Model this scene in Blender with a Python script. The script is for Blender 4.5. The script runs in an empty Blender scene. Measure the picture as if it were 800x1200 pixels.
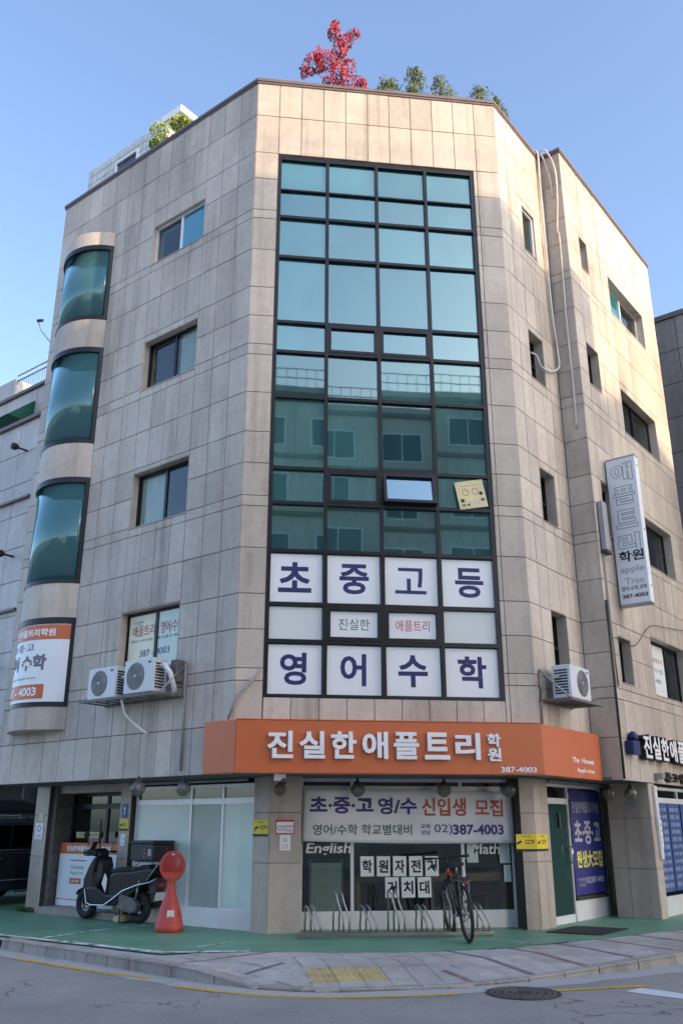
import bpy, bmesh, math, random
from mathutils import Vector, Matrix
random.seed(7)
rad = math.radians
S2 = 2 ** .5
sc = bpy.context.scene
COL = sc.collection

# ------------------------------------------------------------------ camera
YAW = rad(82.9); PITCH = math.atan(370 / 1039.0)
cam_data = bpy.data.cameras.new('camera')
cam_data.sensor_fit = 'VERTICAL'; cam_data.sensor_height = 24.0
cam_data.lens = 1039.0 / 1200.0 * 24.0
cam_data.clip_start = 0.05; cam_data.clip_end = 2000
cam = bpy.data.objects.new('camera', cam_data); COL.objects.link(cam)
cam.location = (0, 0, 1.55)
fw = Vector((math.cos(YAW) * math.cos(PITCH), math.sin(YAW) * math.cos(PITCH), math.sin(PITCH)))
cam.rotation_euler = fw.to_track_quat('-Z', 'Y').to_euler()
sc.camera = cam

# ------------------------------------------------------------------ sky and sun
SUN_AZ, SUN_EL = rad(-42), rad(20)
w = bpy.data.worlds.new('World'); sc.world = w; w.use_nodes = True
nt = w.node_tree; bg = nt.nodes['Background']
sky = nt.nodes.new('ShaderNodeTexSky'); sky.sky_type = 'NISHITA'; sky.sun_disc = False
sky.sun_elevation = SUN_EL; sky.sun_rotation = math.pi / 2 - SUN_AZ
sky.air_density = 0.75; sky.dust_density = 2.4; sky.ozone_density = 1.4
nt.links.new(sky.outputs[0], bg.inputs[0]); bg.inputs[1].default_value = 0.15
sd = bpy.data.lights.new('sun', 'SUN'); sd.energy = 2.0; sd.angle = rad(.5); sd.color = (.77, .56, .33)
sun = bpy.data.objects.new('sun', sd); COL.objects.link(sun)
sv = Vector((math.cos(SUN_AZ) * math.cos(SUN_EL), math.sin(SUN_AZ) * math.cos(SUN_EL), math.sin(SUN_EL)))
sun.rotation_euler = sv.to_track_quat('Z', 'Y').to_euler(); sun.location = sv * 60
sc.view_settings.view_transform = 'Standard'; sc.view_settings.look = 'None'
sc.view_settings.gamma = 1; sc.view_settings.use_curve_mapping = False
sc.view_settings.exposure = 1.78
sc.cycles.max_bounces = 8; sc.cycles.transparent_max_bounces = 16
sc.cycles.use_denoising = True

# ------------------------------------------------------------------ materials
def newmat(name):
    m = bpy.data.materials.new(name); m.use_nodes = True
    return m, m.node_tree, m.node_tree.nodes['Principled BSDF']
def N(nt, t, **kw):
    n = nt.nodes.new(t)
    for k, v in kw.items(): setattr(n, k, v)
    return n
def ramp(nt, fac, stops):
    r = N(nt, 'ShaderNodeValToRGB'); nt.links.new(fac, r.inputs[0])
    e = r.color_ramp.elements
    e[0].position, e[0].color = stops[0][0], (*stops[0][1], 1)
    e[1].position, e[1].color = stops[-1][0], (*stops[-1][1], 1)
    for p, c in stops[1:-1]:
        x = e.new(p); x.color = (*c, 1)
    return r.outputs[0]
def noise(nt, vec, scale, detail=3, rough=.55):
    n = N(nt, 'ShaderNodeTexNoise'); n.inputs['Scale'].default_value = scale
    n.inputs['Detail'].default_value = detail; n.inputs['Roughness'].default_value = rough
    if vec: nt.links.new(vec, n.inputs['Vector'])
    return n.outputs[0]
def wpos(nt, sx=1, sy=1, sz=1):
    g = N(nt, 'ShaderNodeNewGeometry'); m = N(nt, 'ShaderNodeMapping')
    m.inputs['Scale'].default_value = (sx, sy, sz)
    nt.links.new(g.outputs['Position'], m.inputs['Vector']); return m.outputs[0], g
def mixc(nt, mode, fac, a, b):
    x = N(nt, 'ShaderNodeMix', data_type='RGBA', blend_type=mode)
    for s, v in ((0, fac), (6, a), (7, b)):
        if hasattr(v, 'links'): nt.links.new(v, x.inputs[s])
        else: x.inputs[s].default_value = (*v, 1) if isinstance(v, tuple) else v
    return x.outputs[2]
def bump(nt, b, h, strength=.2, dist=.01):
    n = N(nt, 'ShaderNodeBump'); n.inputs['Strength'].default_value = strength
    n.inputs['Distance'].default_value = dist
    nt.links.new(h, n.inputs['Height']); nt.links.new(n.outputs[0], b.inputs['Normal'])
def simple(name, col, rough=.6, metal=0, var=.12, scale=3, spec=.5, coat=0):
    m, t, b = newmat(name)
    v, g = wpos(t)
    n = noise(t, v, scale, 4)
    lo = tuple(c * (1 - var) for c in col); hi = tuple(min(1, c * (1 + var)) for c in col)
    t.links.new(ramp(t, n, [(.3, lo), (.7, hi)]), b.inputs['Base Color'])
    b.inputs['Roughness'].default_value = rough; b.inputs['Metallic'].default_value = metal
    b.inputs['Specular IOR Level'].default_value = spec; b.inputs['Coat Weight'].default_value = coat
    return m
def granite(name, col, var=.13, stain=.28, rough=.55):
    m, t, b = newmat(name)
    v, g = wpos(t)
    oi = N(t, 'ShaderNodeObjectInfo')
    add = N(t, 'ShaderNodeMath', operation='ADD'); t.links.new(oi.outputs['Random'], add.inputs[0]); t.links.new(g.outputs['Random Per Island'], add.inputs[1])
    fr = N(t, 'ShaderNodeMath', operation='FRACT'); t.links.new(add.outputs[0], fr.inputs[0])
    base = ramp(t, fr.outputs[0], [(0, tuple(c * (1 - var) for c in col)), (.5, col), (.8, (col[0] * 1.04, col[1] * 1.035, col[2] * 1.03)), (1, tuple(c * (1 + var * .8) for c in col))])
    sp = noise(t, v, 160, 2, .8)
    c1 = mixc(t, 'MULTIPLY', .8, base, ramp(t, sp, [(.32, (.66, .64, .63)), (.5, (1, 1, 1)), (.7, (1.12, 1.1, 1.08))]))
    v2, _ = wpos(t, 3.2, 3.2, .16)
    st = noise(t, v2, 1.0, 5, .65)
    v3, _ = wpos(t, .5, .5, .35)
    big = noise(t, v3, 1.3, 4, .6)
    c2 = mixc(t, 'MULTIPLY', min(1, stain * 1.6), c1, ramp(t, st, [(.32, (.42, .40, .38)), (.50, (1, 1, 1))]))
    c3 = mixc(t, 'MULTIPLY', .7, c2, ramp(t, big, [(.34, (.70, .68, .67)), (.6, (1, 1, 1))]))
    v4, _ = wpos(t, 2.2, 2.2, 2.2)
    c3 = mixc(t, 'MULTIPLY', .42, c3, ramp(t, noise(t, v4, 3.0, 6, .7), [(.33, (.74, .73, .72)), (.58, (1.05, 1.05, 1.04))]))
    t.links.new(c3, b.inputs['Base Color'])
    b.inputs['Roughness'].default_value = rough; b.inputs['Specular IOR Level'].default_value = .35
    bump(t, b, sp, .15, .003)
    return m
def glass(name, body, tint, refl, rough=.01, diffuse=.0, dcol=(.02, .05, .06), wave=.0):
    """coated window glass: part mirror, part tinted see-through, part body colour"""
    m = bpy.data.materials.new(name); m.use_nodes = True; t = m.node_tree
    t.nodes.remove(t.nodes['Principled BSDF']); out = t.nodes['Material Output']
    tr = N(t, 'ShaderNodeBsdfTransparent'); tr.inputs[0].default_value = (*body, 1)
    di = N(t, 'ShaderNodeBsdfDiffuse'); di.inputs[0].default_value = (*dcol, 1)
    gl = N(t, 'ShaderNodeBsdfGlossy'); gl.inputs[0].default_value = (*tint, 1); gl.inputs['Roughness'].default_value = rough
    m1 = N(t, 'ShaderNodeMixShader'); m1.inputs[0].default_value = diffuse
    t.links.new(tr.outputs[0], m1.inputs[1]); t.links.new(di.outputs[0], m1.inputs[2])
    if wave > .02:
        oi = N(t, 'ShaderNodeObjectInfo'); vv, gg = wpos(t, .9, .9, .5); nn = noise(t, vv, 1.1, 3)
        md = N(t, 'ShaderNodeMath', operation='ADD'); t.links.new(oi.outputs['Random'], md.inputs[0]); t.links.new(nn, md.inputs[1])
        t.links.new(ramp(t, md.outputs[0], [(.35, tuple(c * .45 for c in dcol)), (.9, dcol), (1.3, tuple(c * 1.7 for c in dcol))]), di.inputs[0])
    fr = N(t, 'ShaderNodeFresnel'); fr.inputs[0].default_value = 1.5
    ad = N(t, 'ShaderNodeMath', operation='ADD', use_clamp=True); ad.inputs[1].default_value = refl
    t.links.new(fr.outputs[0], ad.inputs[0])
    gg_ = N(t, 'ShaderNodeNewGeometry'); iv = N(t, 'ShaderNodeMath', operation='SUBTRACT'); iv.inputs[0].default_value = 1
    t.links.new(gg_.outputs['Backfacing'], iv.inputs[1])
    mu = N(t, 'ShaderNodeMath', operation='MULTIPLY'); t.links.new(ad.outputs[0], mu.inputs[0]); t.links.new(iv.outputs[0], mu.inputs[1])
    m2 = N(t, 'ShaderNodeMixShader'); t.links.new(mu.outputs[0], m2.inputs[0])
    t.links.new(m1.outputs[0], m2.inputs[1]); t.links.new(gl.outputs[0], m2.inputs[2])
    t.links.new(m2.outputs[0], out.inputs[0])
    if wave:
        v, g = wpos(t); n = noise(t, v, 1.4, 2)
        bp = N(t, 'ShaderNodeBump'); bp.inputs['Strength'].default_value = wave; bp.inputs['Distance'].default_value = .012
        t.links.new(n, bp.inputs['Height']); t.links.new(bp.outputs[0], gl.inputs['Normal'])
    return m
M = {}
M['granite'] = granite('granite_cladding', (.585, .525, .455))
M['granite_low'] = granite('granite_ground_floor', (.53, .465, .405), .06, .25, .4)
M['mortar'] = simple('joint_mortar', (.07, .062, .056), .9)
M['coping'] = simple('coping_metal', (.16, .12, .11), .5, .3)
M['soffit'] = simple('soffit_board', (.16, .155, .15), .8)
M['darkframe'] = simple('dark_aluminium', (.022, .022, .026), .35, .5, .1)
M['whiteframe'] = simple('white_aluminium', (.76, .77, .78), .35, .2, .05)
M['greyframe'] = simple('grey_steel_frame', (.33, .34, .35), .4, .4, .08)
M['cw_glass'] = glass('teal_curtain_glass', (.30, .66, .64), (.54, .78, .78), .27, .012, .35, (.05, .17, .175), .03)
M['cw_glass_low'] = glass('dark_teal_curtain_glass', (.30, .62, .60), (.54, .74, .71), .25, .018, .45, (.055, .155, .145), .035)
M['cw_open'] = glass('open_vent_glass', (.2, .5, .55), (.42, .60, .70), .5, .01, .2, (.1, .2, .24), .02)
M['win_glass'] = glass('window_glass', (.80, .86, .84), (.85, .93, .95), .05, .01, .06, (.03, .035, .04), .05)
M['teal_glass'] = glass('teal_window_glass', (.08, .3, .34), (.6, .9, .95), .22, .01, .5, (.02, .16, .2), .04)
M['bay_glass'] = glass('curved_bay_glass', (.14, .36, .4), (.55, .78, .8), .07, .015, .6, (.09, .23, .25), .015)
M['clear_glass'] = glass('shop_glass', (.75, .8, .78), (.9, .95, .95), .06, .01, .1, (.02, .025, .025), .02)
M['door_glass'] = glass('tinted_door_glass', (.12, .25, .24), (.7, .9, .85), .04, .02, .6, (.03, .09, .085), .02)
M['globe'] = glass('lamp_globe_glass', (.62, .62, .57), (.7, .7, .7), .02, .08, .45, (.22, .21, .19))
M['frosted'] = simple('frosted_film', (.66, .78, .71), .14, 0, .1, .9)
M['frosted2'] = simple('grey_frosted_film', (.42, .50, .47), .14, 0, .14, .9)
M['orange'] = simple('orange_sign_panel', (.55, .135, .045), .4, 0, .05, 1)
M['white'] = simple('white_paint', (.82, .82, .83), .4, 0, .03)
M['paper'] = simple('white_film', (.78, .82, .84), .35, 0, .03, 1)
M['paper_plain'] = simple('plain_film', (.62, .69, .68), .35, 0, .04, 1)
M['cloth'] = simple('banner_vinyl', (.84, .84, .87), .5, 0, .05, 2)
M['navy'] = simple('navy_ink', (.012, .02, .12), .5)
M['purple'] = simple('purple_ink', (.06, .035, .22), .5)
M['redink'] = simple('orange_red_ink', (.55, .10, .045), .5)
M['red'] = simple('red_ink', (.5, .02, .03), .5)
M['green_ink'] = simple('dark_green_ink', (.05, .085, .06), .5)
M['black'] = simple('black_ink', (.012, .012, .013), .5)
M['grey_ink'] = simple('grey_ink', (.16, .16, .2), .5)
M['yellow'] = simple('yellow_plate', (.75, .58, .03), .5, 0, .06)
M['yellow_ink'] = simple('yellow_ink', (.75, .72, .1), .5)
M['blue'] = simple('blue_vinyl', (.03, .033, .2), .45, 0, .1, 2)
M['blue2'] = simple('blue_plate', (.04, .10, .28), .5)
M['posterfilm'] = simple('pale_yellow_film', (.80, .80, .60), .5, 0, .04)
M['cream'] = simple('cream_card', (.7, .62, .36), .7)
M['silver_ink'] = simple('silver_ink', (.45, .46, .5), .5)
M['ac'] = simple('ac_cabinet', (.62, .65, .67), .4, 0, .05)
M['grille'] = simple('fan_grille', (.17, .17, .165), .5, .2)
M['steel'] = simple('stainless_steel', (.33, .31, .29), .3, .9, .1)
M['rust'] = simple('weathered_steel', (.17, .155, .14), .65, .3, .25, 9)
M['cable'] = simple('pale_cable', (.55, .53, .5), .5)
M['pvc'] = simple('grey_pipe', (.32, .30, .28), .6)
M['rubber'] = simple('rubber', (.02, .02, .021), .75, 0, .2, 14)
M['blackpaint'] = simple('black_scooter_paint', (.008, .008, .010), .3, 0, .1, 4, .3, .05)
M['blackplastic'] = simple('black_plastic', (.028, .028, .03), .55, 0, .15, 8)
M['carpaint'] = simple('dark_car_paint', (.015, .019, .032), .2, .3, .1, 2, .5, .8)
M['carglass'] = glass('car_glass', (.08, .09, .1), (.9, .95, 1), .06, .01, .5, (.005, .006, .008))
M['chrome'] = simple('chrome_trim', (.7, .7, .72), .12, 1, .04)
M['redplastic'] = simple('faded_red_plastic', (.52, .065, .05), .5, 0, .12, 9)
M['redplate'] = simple('dark_red_reflector', (.36, .03, .032), .35, 0, .08, 4)
M['wood'] = simple('wooden_counter', (.5, .30, .13), .5, 0, .2, 6)
M['curtain'] = simple('pale_curtain', (.8, .78, .72), .8)
M['blind'] = simple('roller_blind', (.72, .78, .78), .8, 0, .04)
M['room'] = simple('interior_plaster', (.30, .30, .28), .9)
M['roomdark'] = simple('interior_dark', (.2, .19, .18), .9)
M['bark'] = simple('bark', (.12, .08, .06), .9, 0, .25, 12)
M['maple'] = simple('red_maple_leaf', (.36, .010, .028), .55, 0, .45, 3.5)
M['conifer'] = simple('conifer_leaf', (.10, .13, .025), .7, 0, .5, 5)
M['lime'] = simple('lime_leaf', (.26, .33, .035), .7, 0, .4, 5)
M['weed'] = simple('weed_leaf', (.05, .10, .02), .7, 0, .3, 9)
M['whitetile'] = granite('white_glazed_tile', (.60, .65, .64), .06, .15, .25)
M['neigh'] = granite('neighbour_granite', (.56, .55, .54), .05, .15)
M['neighdark'] = granite('dark_neighbour_cladding', (.30, .29, .285), .06, .3)
M['awning'] = simple('green_awning', (.01, .12, .08), .6)
M['oppo'] = granite('opposite_brick', (.42, .30, .24), .1, .2)
M['oppo2'] = granite('opposite_render', (.6, .56, .5), .08, .25)
M['roof'] = simple('roof_waterproofing', (.06, .16, .1), .8)

def asphalt():
    m, t, b = newmat('asphalt'); v, g = wpos(t)
    f = noise(t, v, 130, 2, .8); c = noise(t, v, .45, 4, .6)
    base = ramp(t, f, [(.3, (.12, .112, .103)), (.5, (.27, .255, .235)), (.72, (.48, .455, .42))])
    c2 = mixc(t, 'MULTIPLY', .6, base, ramp(t, c, [(.35, (.68, .68, .7)), (.6, (1.1, 1.1, 1.1))]))
    vo = N(t, 'ShaderNodeTexVoronoi', feature='DISTANCE_TO_EDGE'); vo.inputs['Scale'].default_value = .55
    nz = N(t, 'ShaderNodeTexNoise'); nz.inputs['Scale'].default_value = 2.2; nz.inputs['Detail'].default_value = 5
    t.links.new(v, nz.inputs['Vector'])
    mx = N(t, 'ShaderNodeVectorMath', operation='MULTIPLY_ADD'); mx.inputs[1].default_value = (1.1, 1.1, 1.1)
    t.links.new(nz.outputs[1], mx.inputs[0]); t.links.new(v, mx.inputs[2]); t.links.new(mx.outputs[0], vo.inputs['Vector'])
    msk = noise(t, v, .35, 2)
    cr = ramp(t, vo.outputs['Distance'], [(.0, (.25, .25, .26)), (.012, (1, 1, 1))])
    c3 = mixc(t, 'MULTIPLY', ramp(t, msk, [(.5, (0, 0, 0)), (.56, (1, 1, 1))]), c2, cr)
    t.links.new(c3, b.inputs['Base Color']); b.inputs['Roughness'].default_value = .85
    bump(t, b, f, .5, .006); return m
def greenfloor():
    m, t, b = newmat('green_floor_paint'); v, g = wpos(t)
    f = noise(t, v, 70, 3, .7); c = noise(t, v, .9, 5, .65)
    base = ramp(t, c, [(.3, (.10, .24, .155)), (.55, (.135, .30, .195)), (.75, (.21, .35, .25))])
    c2 = mixc(t, 'MULTIPLY', .4, base, ramp(t, f, [(.3, (.7, .7, .7)), (.6, (1.05, 1.05, 1.05))]))
    s = noise(t, v, 3.2, 6, .75)
    c3 = mixc(t, 'MIX', ramp(t, s, [(.60, (0, 0, 0)), (.68, (.5, .5, .5))]), c2, (.30, .33, .29))
    t.links.new(c3, b.inputs['Base Color']); b.inputs['Roughness'].default_value = .5
    bump(t, b, f, .2, .003); return m
def worn(name, col, under, amount=.5, scale=9):
    m, t, b = newmat(name); v, g = wpos(t)
    n = noise(t, v, scale, 6, .75); n2 = noise(t, v, 120, 2, .8)
    c = mixc(t, 'MIX', ramp(t, n, [(amount - .05, (0, 0, 0)), (amount + .05, (1, 1, 1))]), under, col)
    c = mixc(t, 'MULTIPLY', .6, c, ramp(t, n2, [(.3, (.6, .6, .6)), (.6, (1.1, 1.1, 1.1))]))
    t.links.new(c, b.inputs['Base Color']); b.inputs['Roughness'].default_value = .8; return m
M['asphalt'] = asphalt(); M['greenfloor'] = greenfloor()
M['yellowline'] = worn('yellow_road_paint', (.62, .36, .04), (.13, .13, .13), .40, 8)
M['whiteline'] = worn('white_road_paint', (.62, .64, .66), (.2, .2, .2), .32, 8)
M['chips'] = worn('flaked_paint_edge', (.60, .63, .58), (.07, .17, .11), .47, 6)
M['gutter'] = worn('gutter_concrete', (.40, .395, .385), (.29, .29, .29), .4, 3)
M['kerb'] = granite('kerb_granite', (.40, .37, .335), .12, .3, .8)
M['paver'] = granite('grey_paver', (.46, .445, .42), .09, .2, .8)
M['paver_dark'] = granite('charcoal_paver', (.17, .175, .2), .1, .2, .8)
M['paver_red'] = granite('red_paver', (.30, .185, .18), .1, .2, .8)
M['tactile'] = granite('yellow_tactile_paving', (.58, .46, .22), .1, .3, .8)
M['manhole'] = simple('cast_iron', (.055, .045, .048), .6, .4, .2, 12)

# ------------------------------------------------------------------ mesh helpers
class Fr:
    """a facade frame: u to the right seen from outside, z up, o outwards"""
    def __init__(s, o, r, n): s.o, s.r, s.n = Vector(o), Vector(r).normalized(), Vector(n).normalized()
    def P(s, u, z, o=0): return s.o + s.r * u + s.n * o + Vector((0, 0, z))
    def M(s, u=0, z=0, o=0):
        p = s.P(u, z, o); Z = Vector((0, 0, 1))
        return Matrix(((s.r.x, 0, s.n.x, p.x), (s.r.y, 0, s.n.y, p.y), (s.r.z, 1, s.n.z, p.z), (0, 0, 0, 1)))
class MB:
    def __init__(s): s.v = []; s.f = []; s.smooth = []
    def add(s, vs, fs, sm=False):
        b = len(s.v); s.v += [Vector(p) for p in vs]; s.f += [[b + i for i in f] for f in fs]; s.smooth += [sm] * len(fs); return s
    def box(s, fr, u0, u1, z0, z1, o0, o1):
        P = fr.P
        vs = [P(u, z, o) for o in (o0, o1) for z in (z0, z1) for u in (u0, u1)]
        return s.add(vs, [(4, 5, 7, 6), (1, 0, 2, 3), (5, 1, 3, 7), (0, 4, 6, 2), (6, 7, 3, 2), (0, 1, 5, 4)])
    def quad(s, a, b, c, d): return s.add([a, b, c, d], [(0, 1, 2, 3)])
    def tube(s, pts, r, n=8, caps=True, r2=None):
        pts = [Vector(p) for p in pts]; rings = []; prev = None
        for i, p in enumerate(pts):
            d = (pts[min(i + 1, len(pts) - 1)] - pts[max(i - 1, 0)]).normalized()
            if prev is None:
                a = d.orthogonal().normalized()
            else:
                a = (prev - d * prev.dot(d)).normalized()
            prev = a; b = d.cross(a)
            rr = r if r2 is None else r + (r2 - r) * i / max(1, len(pts) - 1)
            if isinstance(r, (list, tuple)): rr = r[i]
            rings.append([p + (a * math.cos(t) + b * math.sin(t)) * rr for t in [2 * math.pi * k / n for k in range(n)]])
        vs = [p for rg in rings for p in rg]
        fs = [(i * n + k, i * n + (k + 1) % n, (i + 1) * n + (k + 1) % n, (i + 1) * n + k) for i in range(len(pts) - 1) for k in range(n)]
        if caps: fs += [list(range(n))[::-1], [(len(pts) - 1) * n + k for k in range(n)]]
        return s.add(vs, fs, True)
    def lathe(s, mat, prof, n=20, smooth=True):
        """revolve (r, z) about the local z of mat"""
        vs = [mat @ Vector((r * math.cos(2 * math.pi * k / n), r * math.sin(2 * math.pi * k / n), z)) for r, z in prof for k in range(n)]
        fs = [(i * n + k, i * n + (k + 1) % n, (i + 1) * n + (k + 1) % n, (i + 1) * n + k) for i in range(len(prof) - 1) for k in range(n)]
        return s.add(vs, fs, smooth)
    def prism(s, mat, poly, d0, d1, smooth=False):
        """extrude a closed 2-D outline (x, y of mat) from z=d0 to z=d1"""
        n = len(poly)
        vs = [mat @ Vector((x, y, z)) for z in (d0, d1) for x, y in poly]
        fs = [list(range(n))[::-1], list(range(n, 2 * n))]
        s.add(vs, fs); b = len(s.v) - 2 * n
        s.f += [[b + k, b + (k + 1) % n, b + n + (k + 1) % n, b + n + k] for k in range(n)]; s.smooth += [smooth] * n
        return s
    def mesh(s, name, origin=Vector((0, 0, 0)), inv=None):
        me = bpy.data.meshes.new(name)
        vs = [(inv @ p) if inv else (p - origin) for p in s.v]
        me.from_pydata([tuple(p) for p in vs], [], s.f)
        if any(s.smooth): me.polygons.foreach_set('use_smooth', s.smooth)
        me.update(); return me
def tag(o, label=None, cat=None, group=None, kind=None):
    for k, v in (('label', label), ('category', cat), ('group', group), ('kind', kind)):
        if v: o[k] = v
    return o
def wm(o):
    return (wm(o.parent) @ o.matrix_basis) if o.parent else o.matrix_basis.copy()
def build(mb, name, mat, parent=None, bev=0, weld=False):
    """link the collected faces as ONE mesh object; the points are world points"""
    if parent: me = mb.mesh(name, inv=wm(parent).inverted())
    else:
        c = Vector((0, 0, 0))
        if mb.v:
            xs = [p.x for p in mb.v]; ys = [p.y for p in mb.v]; zs = [p.z for p in mb.v]
            c = Vector(((min(xs) + max(xs)) / 2, (min(ys) + max(ys)) / 2, min(zs)))
        me = mb.mesh(name, c)
    me.materials.append(M[mat] if isinstance(mat, str) else mat)
    o = bpy.data.objects.new(name, me); COL.objects.link(o)
    if parent: o.parent = parent
    else: o.location = c
    if bev:
        b = o.modifiers.new('bevel', 'BEVEL'); b.width = bev; b.segments = 2; b.limit_method = 'ANGLE'; b.angle_limit = rad(40)
    return o
def thing(name, label, cat, loc, rotz=0, group=None):
    o = bpy.data.objects.new(name, None); COL.objects.link(o); o.location = loc; o.rotation_euler = (0, 0, rotz)
    o.empty_display_size = .2
    return tag(o, label, cat, group)
def structure(o): o['kind'] = 'structure'; return o
def copy_tree(o, parent=None):
    c = o.copy(); COL.objects.link(c); c.parent = parent
    for ch in [x for x in COL.objects if x.parent is o]: copy_tree(ch, c)
    return c

_tc = {}
def tmesh(body, bold=0.0):
    """vertices and faces of a line of lettering, bottom left at 0,0, with its width and height"""
    k = (body, bold)
    if k in _tc: return _tc[k]
    c = bpy.data.curves.new('lettering', 'FONT'); c.body = body; c.offset = bold; c.resolution_u = 3; c.space_line = 1.05
    o = bpy.data.objects.new('lettering', c); COL.objects.link(o)
    me = bpy.data.meshes.new_from_object(o.evaluated_get(bpy.context.evaluated_depsgraph_get()))
    vs = [v.co.copy() for v in me.vertices]; fs = [list(p.vertices) for p in me.polygons]
    x0, y0 = min(v.x for v in vs), min(v.y for v in vs); x1, y1 = max(v.x for v in vs), max(v.y for v in vs)
    vs = [Vector((v.x - x0, v.y - y0, 0)) for v in vs]
    bpy.data.objects.remove(o); bpy.data.meshes.remove(me); bpy.data.curves.remove(c)
    _tc[k] = (vs, fs, x1 - x0, y1 - y0); return _tc[k]
def text(mb, mat4, body, x, y, wd=None, ht=None, bold=.0, depth=.0, xf=None, slant=0):
    """lettering centred at x, y of mat4's plane, scaled to a width and / or a height"""
    vs, fs, W, H = tmesh(body, bold)
    sx = wd / W if wd else ht / H; sy = ht / H if ht else sx
    if not wd: sx = sy
    pts = [Vector(((v.x - W / 2) * sx + x + slant * v.y * sy, (v.y - H / 2) * sy + y, 0)) for v in vs]
    if xf: pts = [xf(p) for p in pts]
    if depth:
        n = len(pts); top = [p + Vector((0, 0, depth)) for p in pts]
        ed = {}
        for f in fs:
            for a, b in zip(f, f[1:] + f[:1]): ed[(a, b)] = ed.get((a, b), 0) + 1
        side = [(a, b, b + n, a + n) for (a, b) in ed if (b, a) not in ed]
        mb.add([mat4 @ p for p in pts + top], [[i + n for i in f] for f in fs] + side)
    else:
        mb.add([mat4 @ p for p in pts], fs)
    return mb

dLv = Vector((-1, 1, 0)) / S2; dRv = Vector((1, 1, 0)) / S2
pL = Vector((.067, 14.4, 0)); pR = Vector((5.05, 14.4, 0)); pE = pR + dRv * 2.14; pS = pE - dLv * .5
LEN_L, LEN_R2 = 6.51, 5.62
pLE = pL + dLv * LEN_L; pRE = pS + dRv * LEN_R2
F_F = Fr(pL, (1, 0, 0), (0, -1, 0)); F_L = Fr(pL, (1, -1, 0), (-1, -1, 0))   # on F_L u is negative, 0 at the corner
F_R = Fr(pR, (1, 1, 0), (1, -1, 0)); F_S = Fr(pE, (1, -1, 0), (-1, -1, 0)); F_R2 = Fr(pS, (1, 1, 0), (1, -1, 0))
F_E = Fr(pRE, (-1, 1, 0), (1, 1, 0)); F_LE = Fr(pLE + dRv * 7, (-1, -1, 0), (-1, 1, 0))
GROUND = Fr((0, 0, 0), (1, 0, 0), (0, -1, 0))
Z0, ZT = 2.34, 16.1
WF = 4.983

# ================================================================== LARGE STRUCTURE
# ---- ground, road
g = MB(); g.quad((-400, -400, -.14), (400, -400, -.14), (400, 400, -.14), (-400, 400, -.14))
structure(build(g, 'ground', 'gutter'))
ro = MB()
ro.quad((-60, -14, -.136), (60, -14, -.136), (60, 8, -.136), (-60, 8, -.136))
ro.add([(-60, 8, -.136), (60, 8, -.136), (60, 72, -.136), (7.2, 13.6 - .6, -.136), (3.6, 10.9, -.136), (2.7, 10.6, -.136), (.9, 10.5, -.136), (.3, 10.75, -.136), (-3.3, 14.65, -.136), (-60, 71.3, -.136)], [(0, 1, 2, 3, 4, 5, 6, 7, 8, 9)])
structure(build(ro, 'road', 'asphalt'))

KERB = [(-20, 31.5), (-3.2, 14.98), (-2.4, 14.1), (-1.75, 13.37), (-1.12, 12.64), (-.56, 12.0), (-.05, 11.44), (.42, 11.03), (.88, 10.8), (1.33, 10.72), (1.81, 10.75), (2.25, 10.8), (2.7, 10.88), (3.15, 11.01), (3.59, 11.17), (4.63, 11.62), (5.91, 12.2), (7.5, 13.4), (9.5, 15.3), (24, 29.8)]
def ramp_z(x, y):
    """the pavement dips to the road at the crossing"""
    ax = max(0, min(1, min((x + .35) / .7, (6.6 - x) / 3.6)))
    ky = 10.75
    for (a, b), (c, d) in zip(KERB, KERB[1:]):
        if a <= x <= c: ky = b + (d - b) * (x - a) / (c - a); break
    ay = max(0, min(1, 1.05 - (y - ky) / 1.0))
    return -.105 * ax * ax * (3 - 2 * ax) * ay
def resample(poly, step):
    out = [Vector(poly[0])]; acc = 0
    for a, b in zip(poly, poly[1:]):
        a, b = Vector(a), Vector(b); L = (b - a).length; n = max(1, round(L / step))
        for i in range(1, n + 1): out.append(a.lerp(b, i / n))
    return out
KP = resample(KERB, .3)
# sidewalk sheet
sw = MB(); n = len(KP); rows = [0, .12, .35, .7, 1.2, 2.2, 5, 14]
norm = []
for i, p in enumerate(KP):
    t = (KP[min(i + 1, n - 1)] - KP[max(i - 1, 0)]).normalized(); norm.append(Vector((-t.y, t.x)))
for j, r in enumerate(rows):
    for i, p in enumerate(KP):
        q = p + norm[i] * r if r < 2 else p + (norm[i] * 1.2) + Vector((0, 1)) * (r - 1.2)
        sw.v.append(Vector((q.x, q.y, ramp_z(q.x, q.y) - .012)))
for j in range(len(rows) - 1):
    for i in range(n - 1):
        sw.f.append([j * n + i, j * n + i + 1, (j + 1) * n + i + 1, (j + 1) * n + i]); sw.smooth.append(False)
structure(build(sw, 'sidewalk', 'gutter'))
SIDE = COL.objects['sidewalk']
# kerb stones, one by one
kerb = bpy.data.objects.new('kerb', None); COL.objects.link(kerb); structure(kerb)
KS = resample(KERB[1:-1], .62)
for a, b in zip(KS, KS[1:]):
    t = (b - a).normalized(); nn = Vector((-t.y, t.x)); a2, b2 = a + t * .006, b - t * .006
    vs = []
    for z in (0, 1):
        for p in (a2, b2):
            for k in ((0 if z == 0 else .015), .2):
                q = p + nn * k; vs.append((q.x, q.y, -.2 if z == 0 else ramp_z(p.x, p.y) + .006))
    kb = MB(); kb.add(vs, [(0, 1, 3, 2), (4, 6, 7, 5), (0, 2, 6, 4), (1, 5, 7, 3), (0, 4, 5, 1), (2, 3, 7, 6)])
    build(kb, 'kerb_stone', 'kerb', kerb, .012)
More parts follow.
